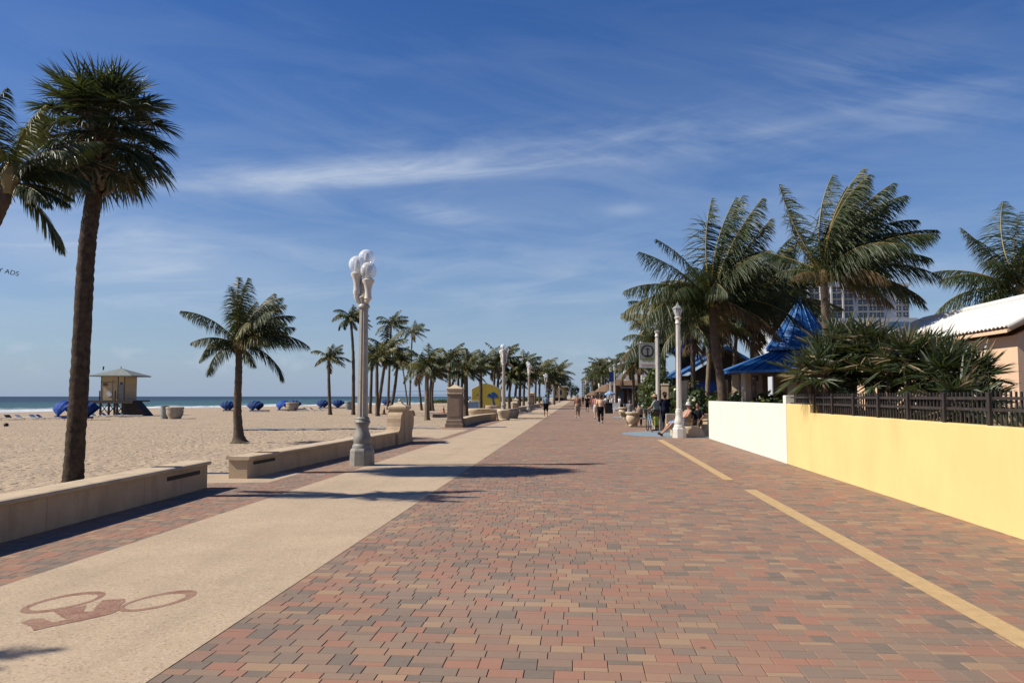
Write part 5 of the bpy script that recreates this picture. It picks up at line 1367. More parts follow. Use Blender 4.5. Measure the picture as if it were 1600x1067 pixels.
for (x0, x1) in ((-1.35, -.45), (-.45, .45), (.45, 1.25)):
    a.tube([(x0, -1.35, .25), (x1, -1.35, 1.35)], .05, 4); a.tube([(x0, -1.35, 1.35), (x1, -1.35, .25)], .05, 4)
build(a, 'cross_braces', M['wood_grey'], t)
a = MB(); a.prism([(1.3, 1.5), (2.3, 1.5), (3.6, .02), (3.6, -.15), (1.3, -.15)], 'y', -1.45, -.1); a.prism([(2.3, 1.65), (3.7, .1), (3.6, .0), (2.2, 1.5)], 'y', -1.5, -.05); build(a, 'ramp', M['dark_wood'], t)
a = MB(); 
for x in (-1.3, .38): a.box((x, -1.60, 2.15), (.09, .09, 1.0))
build(a, 'rail_post', M['dark_wood'], t)
t2_ = thing('warning_flag', 'small dark flag on a thin pole at the left of the lifeguard hut roof', 'flag', (b0.x - 2.1, b0.y, b0.z + 4.22))
a = MB(); a.tube([(0, 0, 0), (.08, 0, 1.05)], .02, 5); build(a, 'pole', M['white_plastic'], t2_)
a = MB(); a.quad([(.06, 0, .62), (.08, 0, 1.02), (.26, .05, .92), (.20, .02, .76), (.22, .04, .60)]); build(a, 'cloth', M['black'], t2_, recalc=False)

# folded beach cabanas (clam-shell hoods over loungers)
def cabana(label, loc, rz, light=False, openk=1.0, group='blue hooded beach cabanas'):
    t = thing('beach_cabana', label, 'cabana', loc, rz, group)
    a = MB(); W = .78; nh = 9; na = 10; R0 = 1.35
    for i in range(nh + 1):
        th_ = R(38 + (104 * openk) * i / nh)
        for j in range(na + 1):
            al = math.pi * j / na
            rad = R0 * (1 if i % 2 else .93)
            s_ = math.sin(al) ** .55 * rad; x = -W * math.cos(al) * (.55 + .45 * math.sin(th_))
            a.v.append((x, -s_ * math.cos(th_), .18 + s_ * math.sin(th_)))
    for i in range(nh):
        for j in range(na):
            p = i * (na + 1) + j; a.f.append((p, p + 1, p + na + 2, p + na + 1)); a.m.append(0)
    build(a, 'hood', M['cabana_lt'] if light else M['cabana'], t, recalc=False)
    a = MB(); a.box((0, -.55, .20), (1.35, 1.9, .10)); build(a, 'cushion', M['cabana'], t)
    a = MB()
    for x in (-.6, .6):
        a.box((x, -.5, .13), (.05, 1.9, .05))
        for y in (-1.3, .3): a.box((x, y, .02), (.05, .05, .25))
    build(a, 'frame', M['white_plastic'], t); return t
for (x, y, rz, li, lb) in ((101, 654, 75, True, 'cabana half hidden behind the thick palm trunk, on its left'), (133, 656, -75, False, 'dark cabana just right of the thick palm trunk'), (356, 643, 95, False, 'cabana touching the trunk of the lone coconut palm'),
                          (399, 643.5, 80, False, 'lone dark cabana right of the lone coconut palm'), (443, 642, 60, True, 'bright blue cabana with a folded pale edge, left of the round concrete bin'), (459, 641, 100, False, 'darker cabana right behind the round concrete bin'),
                          (504, 638.5, 85, False, 'cabana left of the tidy small palm trunk'), (528, 638.5, 100, False, 'cabana right of the tidy small palm trunk'), (604, 634, 80, False, 'far cabana among the grove trunks, by the net post')):
    p = S(x, y); cabana(lb, p, R(rz), li).scale = (1.1, 1.1, .95 if not (x in (101, 133)) else 1.1)

def lounger_stack(label, loc, rz, n, seed, cols=('cabana_lt', 'black', 'white_plastic', 'c_ltblue')):
    rr = random.Random(seed)
    for k in range(n):
        p = Vector(loc) + Vector((k * 1.05, rr.uniform(-.5, .5), 0)); p.z = sand_z(p.x, p.y)
        t = thing('beach_lounger', label % ('leftmost ' if k == 0 else 'rightmost ' if k == n - 1 else ('second ' if k == 1 else 'third ' if k == 2 else 'fourth ')), 'lounger', p, R(rz + rr.uniform(-35, 35)), 'folded beach loungers lying on the sand')
        a = MB(); a.box((0, 0, .16), (1.7, .6, .05)); a.prism([(-.85, .18), (-1.15, .42), (-1.12, .45), (-.8, .21)], 'y', -.28, .28); build(a, 'bed', M[cols[(k + seed) % len(cols)]], t)
        a = MB(); 
        for y in (-.3, .3): a.tube([(-.8, y, .17), (.85, y, .17)], .025, 5)
        for x in (-.6, .6): a.tube([(x, -.3, .16), (x, -.3, 0), (x, .3, 0), (x, .3, .16)], .02, 5)
        build(a, 'frame', M['white_plastic'], t)
lounger_stack('%slounger of the low row on the sand at the left edge', S(9, 656), 5, 5, 0)
lounger_stack('%slounger of the short row under the lifeguard hut', S(163, 652), 0, 4, 3)
lounger_stack('%slounger of the far row between the concrete bin and the tidy small palm', S(474, 642), 10, 4, 1, ('c_ltblue', 'cabana', 'c_grey', 'cabana_lt'))

def bin_round(label, loc, r=.45, h=.8, m='concrete'):
    t = thing('concrete_bin', label, 'litter bin', loc)
    a = MB(); a.lathe([(r * .72, -.05), (r * .74, .08), (r * .95, h * .35), (r * 1.0, h * .6), (r * .98, h * .82)], n=18); build(a, 'tub', M[m], t, smooth='auto')
    a = MB(); a.lathe([(r * 1.05, h * .82), (r * 1.06, h * .96), (r * .98, h), (r * .6, h)], n=18); a.lathe([(r * .58, h * .9), (r * .3, h * .9)], n=18); build(a, 'rim', M[m], t, smooth='auto'); return t
bin_round('squat round concrete planter on the sand, beside the grey drum', S(273, 654), .72, 1.02)
bin_round('round concrete tub in front of the bright blue cabana', S(456.5, 642), .82, 1.15)
bin_round('pale tub behind the trunk of the slim palm, left of the lamp post', S(546, 640), .65, 1.2, 'barrel_grey')
def drum(label, loc):
    t = thing('metal_drum', label, 'drum', loc)
    a = MB(); a.lathe([(.36, -.03), (.36, .3), (.38, .32), (.36, .34), (.36, .66), (.38, .68), (.36, .70), (.36, 1.05), (.38, 1.07), (.34, 1.07)], n=18); build(a, 'barrel', M['barrel_grey'], t, smooth='auto')
    a = MB(); a.lathe([(.345, 1.071), (.30, 1.11), (.1, 1.13)], n=18); build(a, 'lid', M['slot_dark'], t); return t
drum('grey metal drum on the sand, left of the squat concrete planter', S(257.5, 654))
for (x, y, lb) in ((600, 647, 'orange cone between the grove trunks left of the scrolled pier'), (693, 644.5, 'orange cone left of the tall square pillar')):
    t = thing('traffic_cone', lb, 'cone', S(x, y)); a = MB(); a.lathe([(.17, .03), (.155, .10), (.10, .40), (.05, .68), (.035, .70)], n=14); build(a, 'cone', M['orange'], t, smooth='auto')
    a = MB(); a.box((0, 0, .015), (.42, .42, .03)); build(a, 'base', M['orange'], t); a = MB(); a.lathe([(.122, .29), (.095, .43)], n=14); build(a, 'band', M['slot_dark'], t)
# coconut / ball on the sand and weed scraps
t = thing('coconut', 'small dark coconut lying on the sand near the left edge', 'coconut', S(9.5, 666)); a = MB(); a.ell((0, 0, .10), (.17, .13, .13), 10, 8); build(a, 'husk', M['dark_wood'], t, smooth=True)
# volleyball net
p = S(607, 634.2); q = Vector((A(703, 632, p.y).x, p.y, 0)); q.z = sand_z(q.x, q.y)
t = thing('volleyball_net', 'volleyball net strung between two dark poles beyond the grove', 'net', p)
for e in (Vector((0, 0, 0)), q - p):
    a = MB(); a.tube([e, e + Vector((0, 0, 3.1))], .06, 6); build(a, 'pole', M['black'], t)
a = MB()
for z in (2.95, 2.15): a.tube([(0, 0, z), (q.x - p.x, 0, z + q.z - p.z)], .028, 4)
build(a, 'net_tape', M['cabana'], t)
a = MB(); 
for k in range(40): x = (q.x - p.x) * k / 40; a.tube([(x, 0, 2.16), (x, 0, 2.94)], .004, 3)
for k in range(5): a.tube([(0, 0, 2.2 + k * .16), (q.x - p.x, 0, 2.2 + k * .16)], .004, 3)
build(a, 'mesh', M['slot_dark'], t)
# long log / kerb on the sand
for (x0, y0, x1, y1, lb) in ((676, 652, 700, 654, 'weathered timber kerb on the sand left of the tall square pillar'),):
    p, q = S(x0, y0), S(x1, y1); q.y = p.y; q.x = A(x1, 650, p.y).x
    t = thing('timber_kerb', lb, 'kerb', p); a = MB(); a.bbox(((q.x - p.x) / 2, 0, .12), (q.x - p.x, .25, .34), .02); build(a, 'beam', M['wood_grey'], t)

# yellow mural wall with blue palm
YM = 84.0; ml = A(738, 620, YM).x; mr = A(781, 620, YM).x; zb = -.15; 
def mz(py): return A(760, py, YM).z
t = thing('mural_wall', 'yellow wall with a peaked top and a painted blue palm tree', 'mural wall', ((ml + mr) / 2, YM + .3, 0))
cxm = (A(758, 600, YM).x)
out = [(ml, zb), (mr, zb), (mr, mz(609)), (cxm + .9, mz(603.5)), (cxm + .15, mz(600.3)), (cxm - .15, mz(600.3)), (cxm - .75, mz(604.2)), (ml, mz(608.5))]
a = MB(); a.prism(out, 'y', YM, YM + .6); build(a, 'wall', M['mural_yellow'], t, world=True)
a = MB(); 
edge = [(ml - .04, zb), (ml - .04, mz(608.5) + .03), (cxm - .75, mz(604.2) + .05), (cxm - .15, mz(600.3) + .05), (cxm + .15, mz(600.3) + .05), (cxm + .9, mz(603.5) + .05), (mr + .04, mz(609) + .03), (mr + .04, zb)]
a.tube([(x, YM + .1, z) for x, z in edge], .07, 6); build(a, 'edge_trim', M['stucco_cream'], t, world=True)
def mp(x, y): q = A(730 + x / 17.786, 590 + y / 17.786, YM); return (q.x, YM - .012, q.z)
a = MB()
a.quad([mp(*q) for q in ((650, 905), (720, 870), (740, 820), (720, 740), (700, 650), (688, 560), (730, 555), (745, 640), (770, 730), (810, 810), (862, 880), (865, 905))])
build(a, 'painted_trunk', M['mural_blue'], t, world=True, recalc=False)
a = MB()
for pts in (((700, 480), (640, 440), (580, 455), (550, 545), (600, 500), (690, 540)), ((700, 500), (660, 420), (740, 395), (790, 420), (750, 500)), ((720, 480), (800, 440), (860, 490), (840, 500), (850, 590), (790, 520), (720, 550)), ((690, 560), (600, 540), (560, 560), (620, 480), (720, 470), (790, 540), (730, 560))):
    k = len(a.f); a.quad([(x, y - .004 * k, z) for x, y, z in (mp(*q) for q in pts)])
build(a, 'painted_fronds', M['mural_blue'], t, world=True, recalc=False)
a = MB(); a.quad([mp(*q) for q in ((115, 800), (140, 720), (210, 670), (300, 655), (305, 800))]); build(a, 'painted_wave', M['mural_blue'], t, world=True, recalc=False)
a = MB(); a.quad([mp(*q) for q in ((235, 490), (280, 455), (310, 440), (290, 480), (300, 505), (262, 480))]); build(a, 'painted_gull', M['mural_green'], t, world=True, recalc=False)
# planters, bench and kiosk bits around the mural
def tub(label, loc, r, h, m='stone_cap', plant=0, seed=0):
    t = thing('round_planter', label, 'planter', loc)
    a = MB(); a.lathe([(r * .8, -.05), (r * .85, .05), (r, h * .6), (r * 1.04, h * .7), (r * 1.04, h * .95), (r * .98, h), (r * .8, h)], n=22); build(a, 'bowl', M[m], t, smooth='auto')
    a = MB(); a.lathe([(r * .8, h - .04), (.01, h - .03)], n=16); build(a, 'soil', M['wood_brown'], t); return t
tub('wide low round stone planter in front of the mural', (A(750, 640, 66).x, 66, 0), 1.0, .62)
tub('second low round planter behind the wide one, under the painted palm', (A(768, 640, 76).x, 76, 0), .75, .75)
tub('stone tub beside the foot of the second lamp post', (A(799, 640, 60).x, 60, 0), .55, .6)
t = thing('pool_cart', 'pale blue cart with a white frame at the left foot of the mural', 'cart', (A(739, 640, 74).x, 74, 0), R(8))
a = MB(); a.bbox((0, 0, .72), (1.1, .7, .75), .02); build(a, 'box', M['c_ltblue'], t); a = MB()
for x in (-.55, .55):
    for y in (-.36, .36): a.tube([(x, y, .02), (x, y, 1.2)], .025, 6)
a.tube([(-.55, -.36, 1.2), (.55, -.36, 1.2)], .02, 5); a.tube([(-.55, .36, 1.2), (.55, .36, 1.2)], .02, 5); build(a, 'frame', M['white_plastic'], t)
for x in (-.4, .4): a = MB(); a.tube([(x, -.42, .16), (x, -.36, .16)], .16, 12); build(a, 'wheel', M['black'], t)

# yellow beach building down the lane
t = thing('beach_building', 'long low cream and yellow building at the far end of the lane', 'building', (-7, 340, 0))
a = MB(); a.box((-7.1, 350, 3.0), (3.8, 100, 3.9)); build(a, 'wall', M['guard_wall'], t, world=True)
a = MB(); a.box((-7.0, 350, .5), (3.5, 99, 1.1)); build(a, 'base', M['dark_wood'], t, world=True)
a = MB(); a.box((-6.6, 350, 5.1), (5.6, 103, .3)); build(a, 'roof', M['white_bldg_lit'], t, world=True)
for k in range(6):
    a = MB(); a.box((-5.17, 306 + k * 15, 3.0), (.1, 5, 3.7)); build(a, 'yellow_panel', M['mural_yellow'], t, world=True)
for x in (-8.2, -6.2):
    a = MB(); a.box((x, 299.95, 2.9), (.9, .1, 1.8)); build(a, 'window', M['window_glass'], t, world=True)
t = thing('white_canopy', 'long white sloping canopy beyond the yellow beach building', 'canopy', (-6, 430, 0))
a = MB(); a.prism([(-7.5, 4.9), (-3.6, 3.4), (-3.6, 3.2), (-7.5, 4.7)], 'y', 410, 560); build(a, 'awning', M['white_bldg_lit'], t, world=True)
for k in range(6): a = MB(); a.box((-3.9, 412 + 28 * k, 1.65), (.2, .2, 3.3)); build(a, 'post', M['white_bldg_lit'], t, world=True)

# aerial advertising banner, towed by an aeroplane outside the frame
YA = 520.0
p = A(10.5, 424.5, YA)
t = thing('aerial_banner', 'string of dark letters towed across the sky at the left edge, reading LY ADS', 'aerial banner', p)
o = lettering('LY ADS', 4.5, M['slot_dark'], t, (0, 0, 0), (R(90), R(11), R(28)), .06, 'letters')
a = MB(); a.tube([(-9, -4.5, 2.0), (7.5, 3.6, -1.2)], .03, 4); build(a, 'tow_line', M['slot_dark'], t)

# ------------------------------------------------------------------ promenade furniture, right
def bench(label, loc, rz, L=1.8, m='concrete', back=False):
    t = thing('stone_bench', label, 'bench', loc, rz)
    a = MB(); a.bbox((0, 0, .43), (L, .46, .08), .015); build(a, 'seat', M[m], t)
    for x in (-L / 2 + .25, L / 2 - .25):
        a = MB(); a.prism([(-.18, -.02), (.18, -.02), (.14, .12), (.14, .30), (.19, .39), (-.19, .39), (-.14, .30), (-.14, .12)], 'x', x - .09, x + .09); build(a, 'leg', M[m], t)
    if back: a = MB(); a.bbox((0, .22, .68), (L, .07, .42), .015); build(a, 'backrest', M[m], t)
    return t
def bowl_planter(label, loc):
    t = thing('pedestal_planter', label, 'planter', loc)
    a = MB()
    for an in (R(45), R(135), R(225), R(315)): a.ell((.16 * math.cos(an), .16 * math.sin(an), .07), (.11, .11, .08), 10, 6)
    build(a, 'feet', M['stone_cap'], t, smooth=True)
    a = MB(); a.lathe([(.17, .12), (.22, .16), (.33, .30), (.36, .45), (.33, .58), (.28, .64), (.38, .68), (.40, .74), (.37, .78), (.30, .78)], n=20); build(a, 'bowl', M['stone_cap'], t, smooth='auto')
    a = MB(); a.lathe([(.30, .76), (.01, .765)], n=14); build(a, 'soil', M['wood_brown'], t); return t
bowl_planter('footed stone bowl planter at the edge of the near blue rest area', (A(989, 650, 43.8).x, 43.8, 0))
bowl_planter('farther stone bowl planter at the edge of the second blue rest area', (A(974, 640, 62).x, 62, 0))
bench('concrete bench behind the near bowl planter, a person in tan seated on it', (A(1003, 650, 44.6).x, 44.6, 0), R(180), 2.0)
bench('farther concrete bench beside the second bowl planter', (A(986, 640, 61).x, 61, 0), R(180), 1.8)
# bench the resting man sits on
bn = bench('stucco bench under the nearest lantern post where two men sit', (4.55, 34.2, 0), R(8), 1.9, 'stone_cap', True)
# curved retaining wall and cream columns
def curved_wall(label, cx, cy, r, a0, a1, h, th=.3, m='stucco_cream'):
    t = thing('planter_wall', label, 'low wall', (cx + r * math.cos(R(a0)), cy + r * math.sin(R(a0)), 0))
    P = [(cx + r * math.cos(R(a0 + (a1 - a0) * k / 18)), cy + r * math.sin(R(a0 + (a1 - a0) * k / 18)), 0) for k in range(19)]
    a = MB(); a.sweep(P, [(-th / 2, -.05), (th / 2, -.05), (th / 2, h - .06), (-th / 2, h - .06)]); build(a, 'wall', M[m], t, world=True)
    a = MB(); a.sweep(P, cap_prof(th + .04, h, .06)); build(a, 'coping', M['stone_cap'], t, world=True); return t
curved_wall('curved cream planter wall at the end of the white wall, behind the two seated men', 6.9, 36.2, 2.35, 150, 262, .66)
t = thing('half_round_seat_end', 'cream half-round stucco block at the right of the nearest lantern post', 'stucco block', (4.52, 32.9, 0), R(-20))
pts = [(.42 * math.cos(math.pi * k / 14), .02 + .42 * math.sin(math.pi * k / 14)) for k in range(15)] + [(-.42, -.05), (.42, -.05)]
a = MB(); a.prism(pts, 'y', -.12, .12); build(a, 'block', M['stucco_cream'], t)
for (px, Y, h, lb) in ((1040, 42, 2.2, 'left one of two square cream columns, just right of the banner post'), (1069, 40, 2.3, 'right one of two square cream columns, beside the nearest lantern post')):
    t = thing('stucco_column', lb, 'column', (A(px, 640, Y).x, Y, 0), R(-12))
    a = MB(); a.bbox((0, 0, h / 2 - .05), (.36, .36, h - .02), .012); build(a, 'shaft', M['stucco_cream'], t)
    a = MB(); a.bbox((0, 0, h - .01), (.42, .42, .07), .012); build(a, 'cap', M['stone_cap'], t)
# wheeled cart / bicycle
def bicycle(label, loc, rz):
    t = thing('bicycle', label, 'bicycle', loc, rz)
    for y, nm in ((.52, 'wheel'), (-.52, 'wheel')):
        a = MB(); a.tube([(0, y + .33 * math.cos(2 * math.pi * k / 20), .35 + .33 * math.sin(2 * math.pi * k / 20)) for k in range(21)], .02, 6, cap=False, ref=(1, 0, 0)); wv_ = build(a, nm, M['black'], t)
        a = MB()
        for k in range(10): a.tube([(0, y, .35), (0, y + .32 * math.cos(2 * math.pi * k / 10), .35 + .32 * math.sin(2 * math.pi * k / 10))], .003, 3)
        build(a, 'spokes', M['barrel_grey'], wv_)
    a = MB(); a.tube([(0, -.52, .35), (0, -.12, .30), (0, .38, .72), (0, -.22, .72), (0, -.52, .35)], .018, 6); a.tube([(0, -.12, .30), (0, -.26, .88)], .018, 6); a.tube([(0, .52, .35), (0, .36, .80), (0, .33, 1.0)], .016, 6); build(a, 'frame', M['c_ltblue'], t)
    a = MB(); a.tube([(-.30, .22, 1.04), (-.12, .32, 1.0), (.12, .32, 1.0), (.30, .22, 1.04)], .014, 6); build(a, 'handlebar', M['barrel_grey'], t)
    a = MB(); a.ell((0, -.28, .92), (.09, .14, .045), 10, 6); build(a, 'saddle', M['leather'], t)
    a = MB(); a.box((.20, -.50, .50), (.16, .36, .38)); build(a, 'green_bag', M['sign_green'], t)
    a = MB(); a.box((0, .56, .92), (.34, .26, .22)); build(a, 'basket', M['wood_brown'], t); return t
bicycle('pale blue bicycle with a yellow-green bag, held by the person in the straw hat', (A(1014.5, 660, 38.2).x, 38.0, 0), R(6))
t = thing('litter_bin', 'black litter bin with white bags on it, behind the woman in the peach top', 'litter bin', (A(951.5, 640, 78).x, 78, 0))
a = MB(); a.bbox((0, 0, .48), (.75, .6, .98), .03); build(a, 'body', M['black'], t); a = MB(); a.bbox((0, 0, 1.0), (.8, .65, .07), .02); build(a, 'lid', M['barrel_grey'], t); a = MB(); a.ell((-.3, -.2, 1.2), (.2, .2, .22), 10, 6); build(a, 'white_bag', M['c_white'], t, smooth=True)
# café chairs and tables beyond the bench
for k, (px, Y, m_) in enumerate(((962, 75, 'white_plastic'), (981, 70, 'barrel_grey'), (990, 66, 'white_plastic'), (970, 82, 'barrel_grey'), (1003, 62, 'white_plastic'))):
    lb = ('white chair left of the farther bench', 'grey chair behind the farther bench', 'white chair behind the seated woman', 'grey chair nearest to the far lantern posts', 'white chair right behind the seated woman, by the shrub')[k]
    t = thing('cafe_chair', lb, 'chair', (A(px, 640, Y).x, Y, 0), R(40 * k), 'chairs of the open-air cafe')
    a = MB(); a.bbox((0, 0, .44), (.5, .5, .05), .01); build(a, 'seat', M[m_], t); a = MB(); a.bbox((0, .24, .72), (.5, .05, .5), .01); build(a, 'backrest', M[m_], t)
    for x in (-.21, .21):
        for y in (-.21, .21): a = MB(); a.tube([(x, y, 0), (x, y, .43)], .02, 5); build(a, 'leg', M[m_], t)
# ------------------------------------------------------------------ people
def remeshed(mb, name, material, parent, voxel=.012, smooth_it=6):
    me = bpy.data.meshes.new('tmp'); me.from_pydata(mb.v, [], mb.f)
    import bmesh
    bm = bmesh.new(); bm.from_mesh(me); bmesh.ops.recalc_face_normals(bm, faces=bm.faces); bm.to_mesh(me); bm.free()
    o = bpy.data.objects.new('tmp', me); COL.objects.link(o)
    m_ = o.modifiers.new('r', 'REMESH'); m_.mode = 'VOXEL'; m_.voxel_size = voxel; m_.use_smooth_shade = True
    s_ = o.modifiers.new('s', 'SMOOTH'); s_.factor = .5; s_.iterations = smooth_it
    dg = bpy.context.evaluated_depsgraph_get(); dg.update()
    out = bpy.data.meshes.new_from_object(o.evaluated_get(dg)); bpy.data.objects.remove(o); bpy.data.meshes.remove(me)
    out.name = name; out.materials.clear(); out.materials.append(material)
    r = bpy.data.objects.new(name, out); COL.objects.link(r); r.parent = parent
    out.polygons.foreach_set('use_smooth', [True] * len(out.polygons))
    return r
def limb(mb, pts, rad, n=12):
    pts = [Vector(p) for p in pts]
    mb.tube(pts, rad, n)
    for p, r in zip(pts, rad): mb.ell(p, (r * .98, r * .98, r * .98), 10, 8)
def loft(mb, secs, n=16):
    """secs: (centre, lateral unit, forward unit, rx, ry)"""
    b = len(mb.v)
    for c, lx, fy, rx, ry in secs:
        for k in range(n):
            a = 2 * math.pi * k / n; q = Vector(c) + lx * (rx * math.cos(a)) + fy * (ry * math.sin(a)); mb.v.append((q.x, q.y, q.z))
    for i in range(len(secs) - 1):
        for k in range(n):
            k2 = (k + 1) % n; mb.f.append((b + i * n + k, b + i * n + k2, b + (i + 1) * n + k2, b + (i + 1) * n + k)); mb.m.append(0)
    mb.f.append(tuple(b + n - 1 - k for k in range(n))); mb.m.append(0); e = b + (len(secs) - 1) * n; mb.f.append(tuple(e + k for k in range(n))); mb.m.append(0)
def pose_walk(ph=1, swing=.22, arm=.14):
    """ph=+1 left leg forward"""
    J = dict(pel=(0, 0, .93), waist=(0, .0, 1.08), chest=(0, .01, 1.28), neck=(0, .0, 1.47), head=(0, .03, 1.60))
    for s, nm in ((-1, 'L'), (1, 'R')):
        f = ph * (1 if s < 0 else -1)
        J['hip' + nm] = (s * .09, 0, .90); 
        if f > 0:
            J['kn' + nm] = (s * .10, swing * .75, .50); J['an' + nm] = (s * .10, swing * 1.1, .085); J['toe' + nm] = (s * .11, swing * 1.1 + .16, .045)
        else:
            J['kn' + nm] = (s * .10, .02, .48); J['an' + nm] = (s * .10, -swing * 1.2, .16); J['toe' + nm] = (s * .11, -swing * 1.2 + .13, .035)
        J['sh' + nm] = (s * .185, 0, 1.40); J['el' + nm] = (s * .24, -f * arm * .5 - .03, 1.12); J['wr' + nm] = (s * .25, -f * arm + .04, .88)
        J['hd' + nm] = (0, -f * .03, -1)
    return J
def pose_stand(lean=0):
    J = pose_walk(1, .0, .0)
    for s, nm in ((-1, 'L'), (1, 'R')):
        J['an' + nm] = (s * .11, 0, .085); J['toe' + nm] = (s * .13, .15, .04); J['kn' + nm] = (s * .10, .02, .49)
    return J
def pose_sit(back=.0, legs=.0, seat=.45):
    J = dict(pel=(0, 0, seat + .10), waist=(0, -.02 - back * .15, seat + .25), chest=(0, -.03 - back * .5, seat + .45 - back * .06), neck=(0, -.02 - back * .78, seat + .64 - back * .14), head=(0, .03 - back * .85, seat + .77 - back * .16))
    for s, nm in ((-1, 'L'), (1, 'R')):
        J['hip' + nm] = (s * .09, .02, seat + .09); J['kn' + nm] = (s * .13, .43 + legs * .05, seat + .06 - legs * .02); J['an' + nm] = (s * .12, .45 + legs * .42, .09); J['toe' + nm] = (s * .14, .61 + legs * .38, .05 + legs * .06)
        J['sh' + nm] = (s * .185, -.02 - back * .68, seat + .58 - back * .12); J['el' + nm] = (s * .24, .05 - back * .4, seat + .32); J['wr' + nm] = (s * .16, .27 - back * .1, seat + .20); J['hd' + nm] = (0, .9, -.2)
    return J
def person(label, loc, face, H, J, skin, top=None, bottom=None, hair='hair_dark', shoes='black', hat=None, sleeves=True, legs='long', far=False, group=None, build_=1.0, topless=False):
    s = H / 1.72; t = thing('person', label, 'person', loc, face, group)
    Jv = {k: Vector(v) * s if not k.startswith('hd') else Vector(v) for k, v in J.items()}
    w_ = build_; vx = (.020 if far else .0105)
    def frame(a, b, la, lb):
        ax = (b - a).normalized(); lx = (lb - la); lx = (lx - ax * lx.dot(ax)).normalized(); return ax, lx, ax.cross(lx) * -1
    def torso(mb, e=0.0, lo=0, hi=99):
        ax, lx, fy = frame(Jv['pel'], Jv['waist'], Jv['hipL'], Jv['hipR']); ax2, lx2, fy2 = frame(Jv['waist'], Jv['neck'], Jv['shL'], Jv['shR'])
        P, W, C, Nk = Jv['pel'], Jv['waist'], Jv['chest'], Jv['neck']
        secs = [(P - ax * .10 * s, lx, fy, .13 * s * w_ + e, .10 * s * w_ + e), (P, lx, fy, .170 * s * w_ + e, .118 * s * w_ + e), (W, lx, fy, .148 * s * w_ + e, .105 * s * w_ + e), (W.lerp(C, .5), lx2, fy2, .158 * s * w_ + e, .112 * s * w_ + e), (C, lx2, fy2, .172 * s * w_ + e, .118 * s * w_ + e),
                (C.lerp(Nk, .55), lx2, fy2, .170 * s * w_ + e, .098 * s + e), (C.lerp(Nk, .82), lx2, fy2, .125 * s + e, .075 * s + e), (Nk, lx2, fy2, .062 * s + e, .060 * s + e)]
        loft(mb, secs[lo:hi])
    b = MB(); torso(b)
    up = (Jv['head'] - Jv['neck']).normalized()
    limb(b, [Jv['neck'] - up * .05 * s, Jv['head'] - up * .06 * s], [.058 * s, .052 * s])
    hc = Jv['head']; hf = Vector((0, 1, 0))
    b.ell(hc + up * .03 * s, (.076 * s, .094 * s, .095 * s), 16, 12); b.ell(hc + hf * .03 * s - up * .045 * s, (.056 * s, .062 * s, .065 * s), 14, 10)
    b.ell(hc + hf * .098 * s - up * .005 * s, (.013 * s, .018 * s, .024 * s), 8, 6)
    for sd in (-1, 1): b.ell(hc + Vector((sd * .078 * s, -.005, 0)), (.012 * s, .022 * s, .032 * s), 8, 6)
    for nm, sd in (('L', -1), ('R', 1)):
        limb(b, [Jv['sh' + nm], Jv['sh' + nm].lerp(Jv['el' + nm], .5), Jv['el' + nm]], [.054 * s * w_, .047 * s * w_, .038 * s * w_])
        limb(b, [Jv['el' + nm], Jv['el' + nm].lerp(Jv['wr' + nm], .35), Jv['wr' + nm]], [.038 * s * w_, .038 * s * w_, .025 * s])
        d = (Jv['wr' + nm] - Jv['el' + nm]).normalized() * .6 + Jv['hd' + nm] * .4; d.normalize()
        sidev = d.cross(Vector((1, 0, 0))); sidev = sidev.normalized() if sidev.length > .1 else Vector((0, 1, 0))
        pn = d.cross(sidev).normalized() * -sd
        pc = Jv['wr' + nm] + d * .05 * s
        loft(b, [(pc - d * .055 * s, sidev, pn, .022 * s, .017 * s), (pc, sidev, pn, .036 * s, .016 * s), (pc + d * .04 * s, sidev, pn, .040 * s, .014 * s)], 10)
        for q, fl in zip((-.030, -.010, .010, .029), (.062, .074, .070, .052)):
            p0 = pc + d * .036 * s + sidev * q * s; p1 = p0 + d * fl * .5 * s - pn * -.006 * s; p2 = p1 + (d * .8 + pn * .5).normalized() * fl * .5 * s
            limb(b, [p0, p1, p2], [.0115 * s, .0105 * s, .0095 * s], 6)
        p0 = pc - d * .015 * s + sidev * .034 * s; limb(b, [p0, p0 + (sidev * .7 + d * .7).normalized() * .035 * s, p0 + (sidev * .5 + d).normalized() * .06 * s], [.014 * s, .012 * s, .010 * s], 6)
        limb(b, [Jv['hip' + nm], Jv['hip' + nm].lerp(Jv['kn' + nm], .4), Jv['kn' + nm]], [.092 * s * w_, .080 * s * w_, .055 * s])
        kn, an = Jv['kn' + nm], Jv['an' + nm]; ax = (an - kn).normalized(); bk = Vector((0, -1, 0)) - ax * ax.dot(Vector((0, -1, 0))); bk = bk.normalized() if bk.length > .1 else Vector((0, 0, -1))
        limb(b, [kn, kn.lerp(an, .3) + bk * .016 * s, kn.lerp(an, .65) + bk * .006 * s, an], [.052 * s, .056 * s * w_, .040 * s, .033 * s])
        toe = Jv['toe' + nm]; limb(b, [an - Vector((0, .03 * s, .02 * s)), an.lerp(toe, .55), toe], [.036 * s, .036 * s, .026 * s])
    body = remeshed(b, 'body', M[skin], t, vx, 4)
    # face and hair
    if not far:
        for sd in (-1, 1):
            a = MB(); a.ell(hc + hf * .086 * s + Vector((sd * .03 * s, 0, .022 * s)), (.011 * s, .008 * s, .008 * s), 8, 6); build(a, 'eye', M['black'], t, smooth=True)
        a = MB(); a.ell(hc + hf * .088 * s - up * .045 * s, (.022 * s, .010 * s, .006 * s), 8, 6); build(a, 'mouth', M['skin_dark'] if skin != 'skin' else M['c_redbrown'], t, smooth=True)
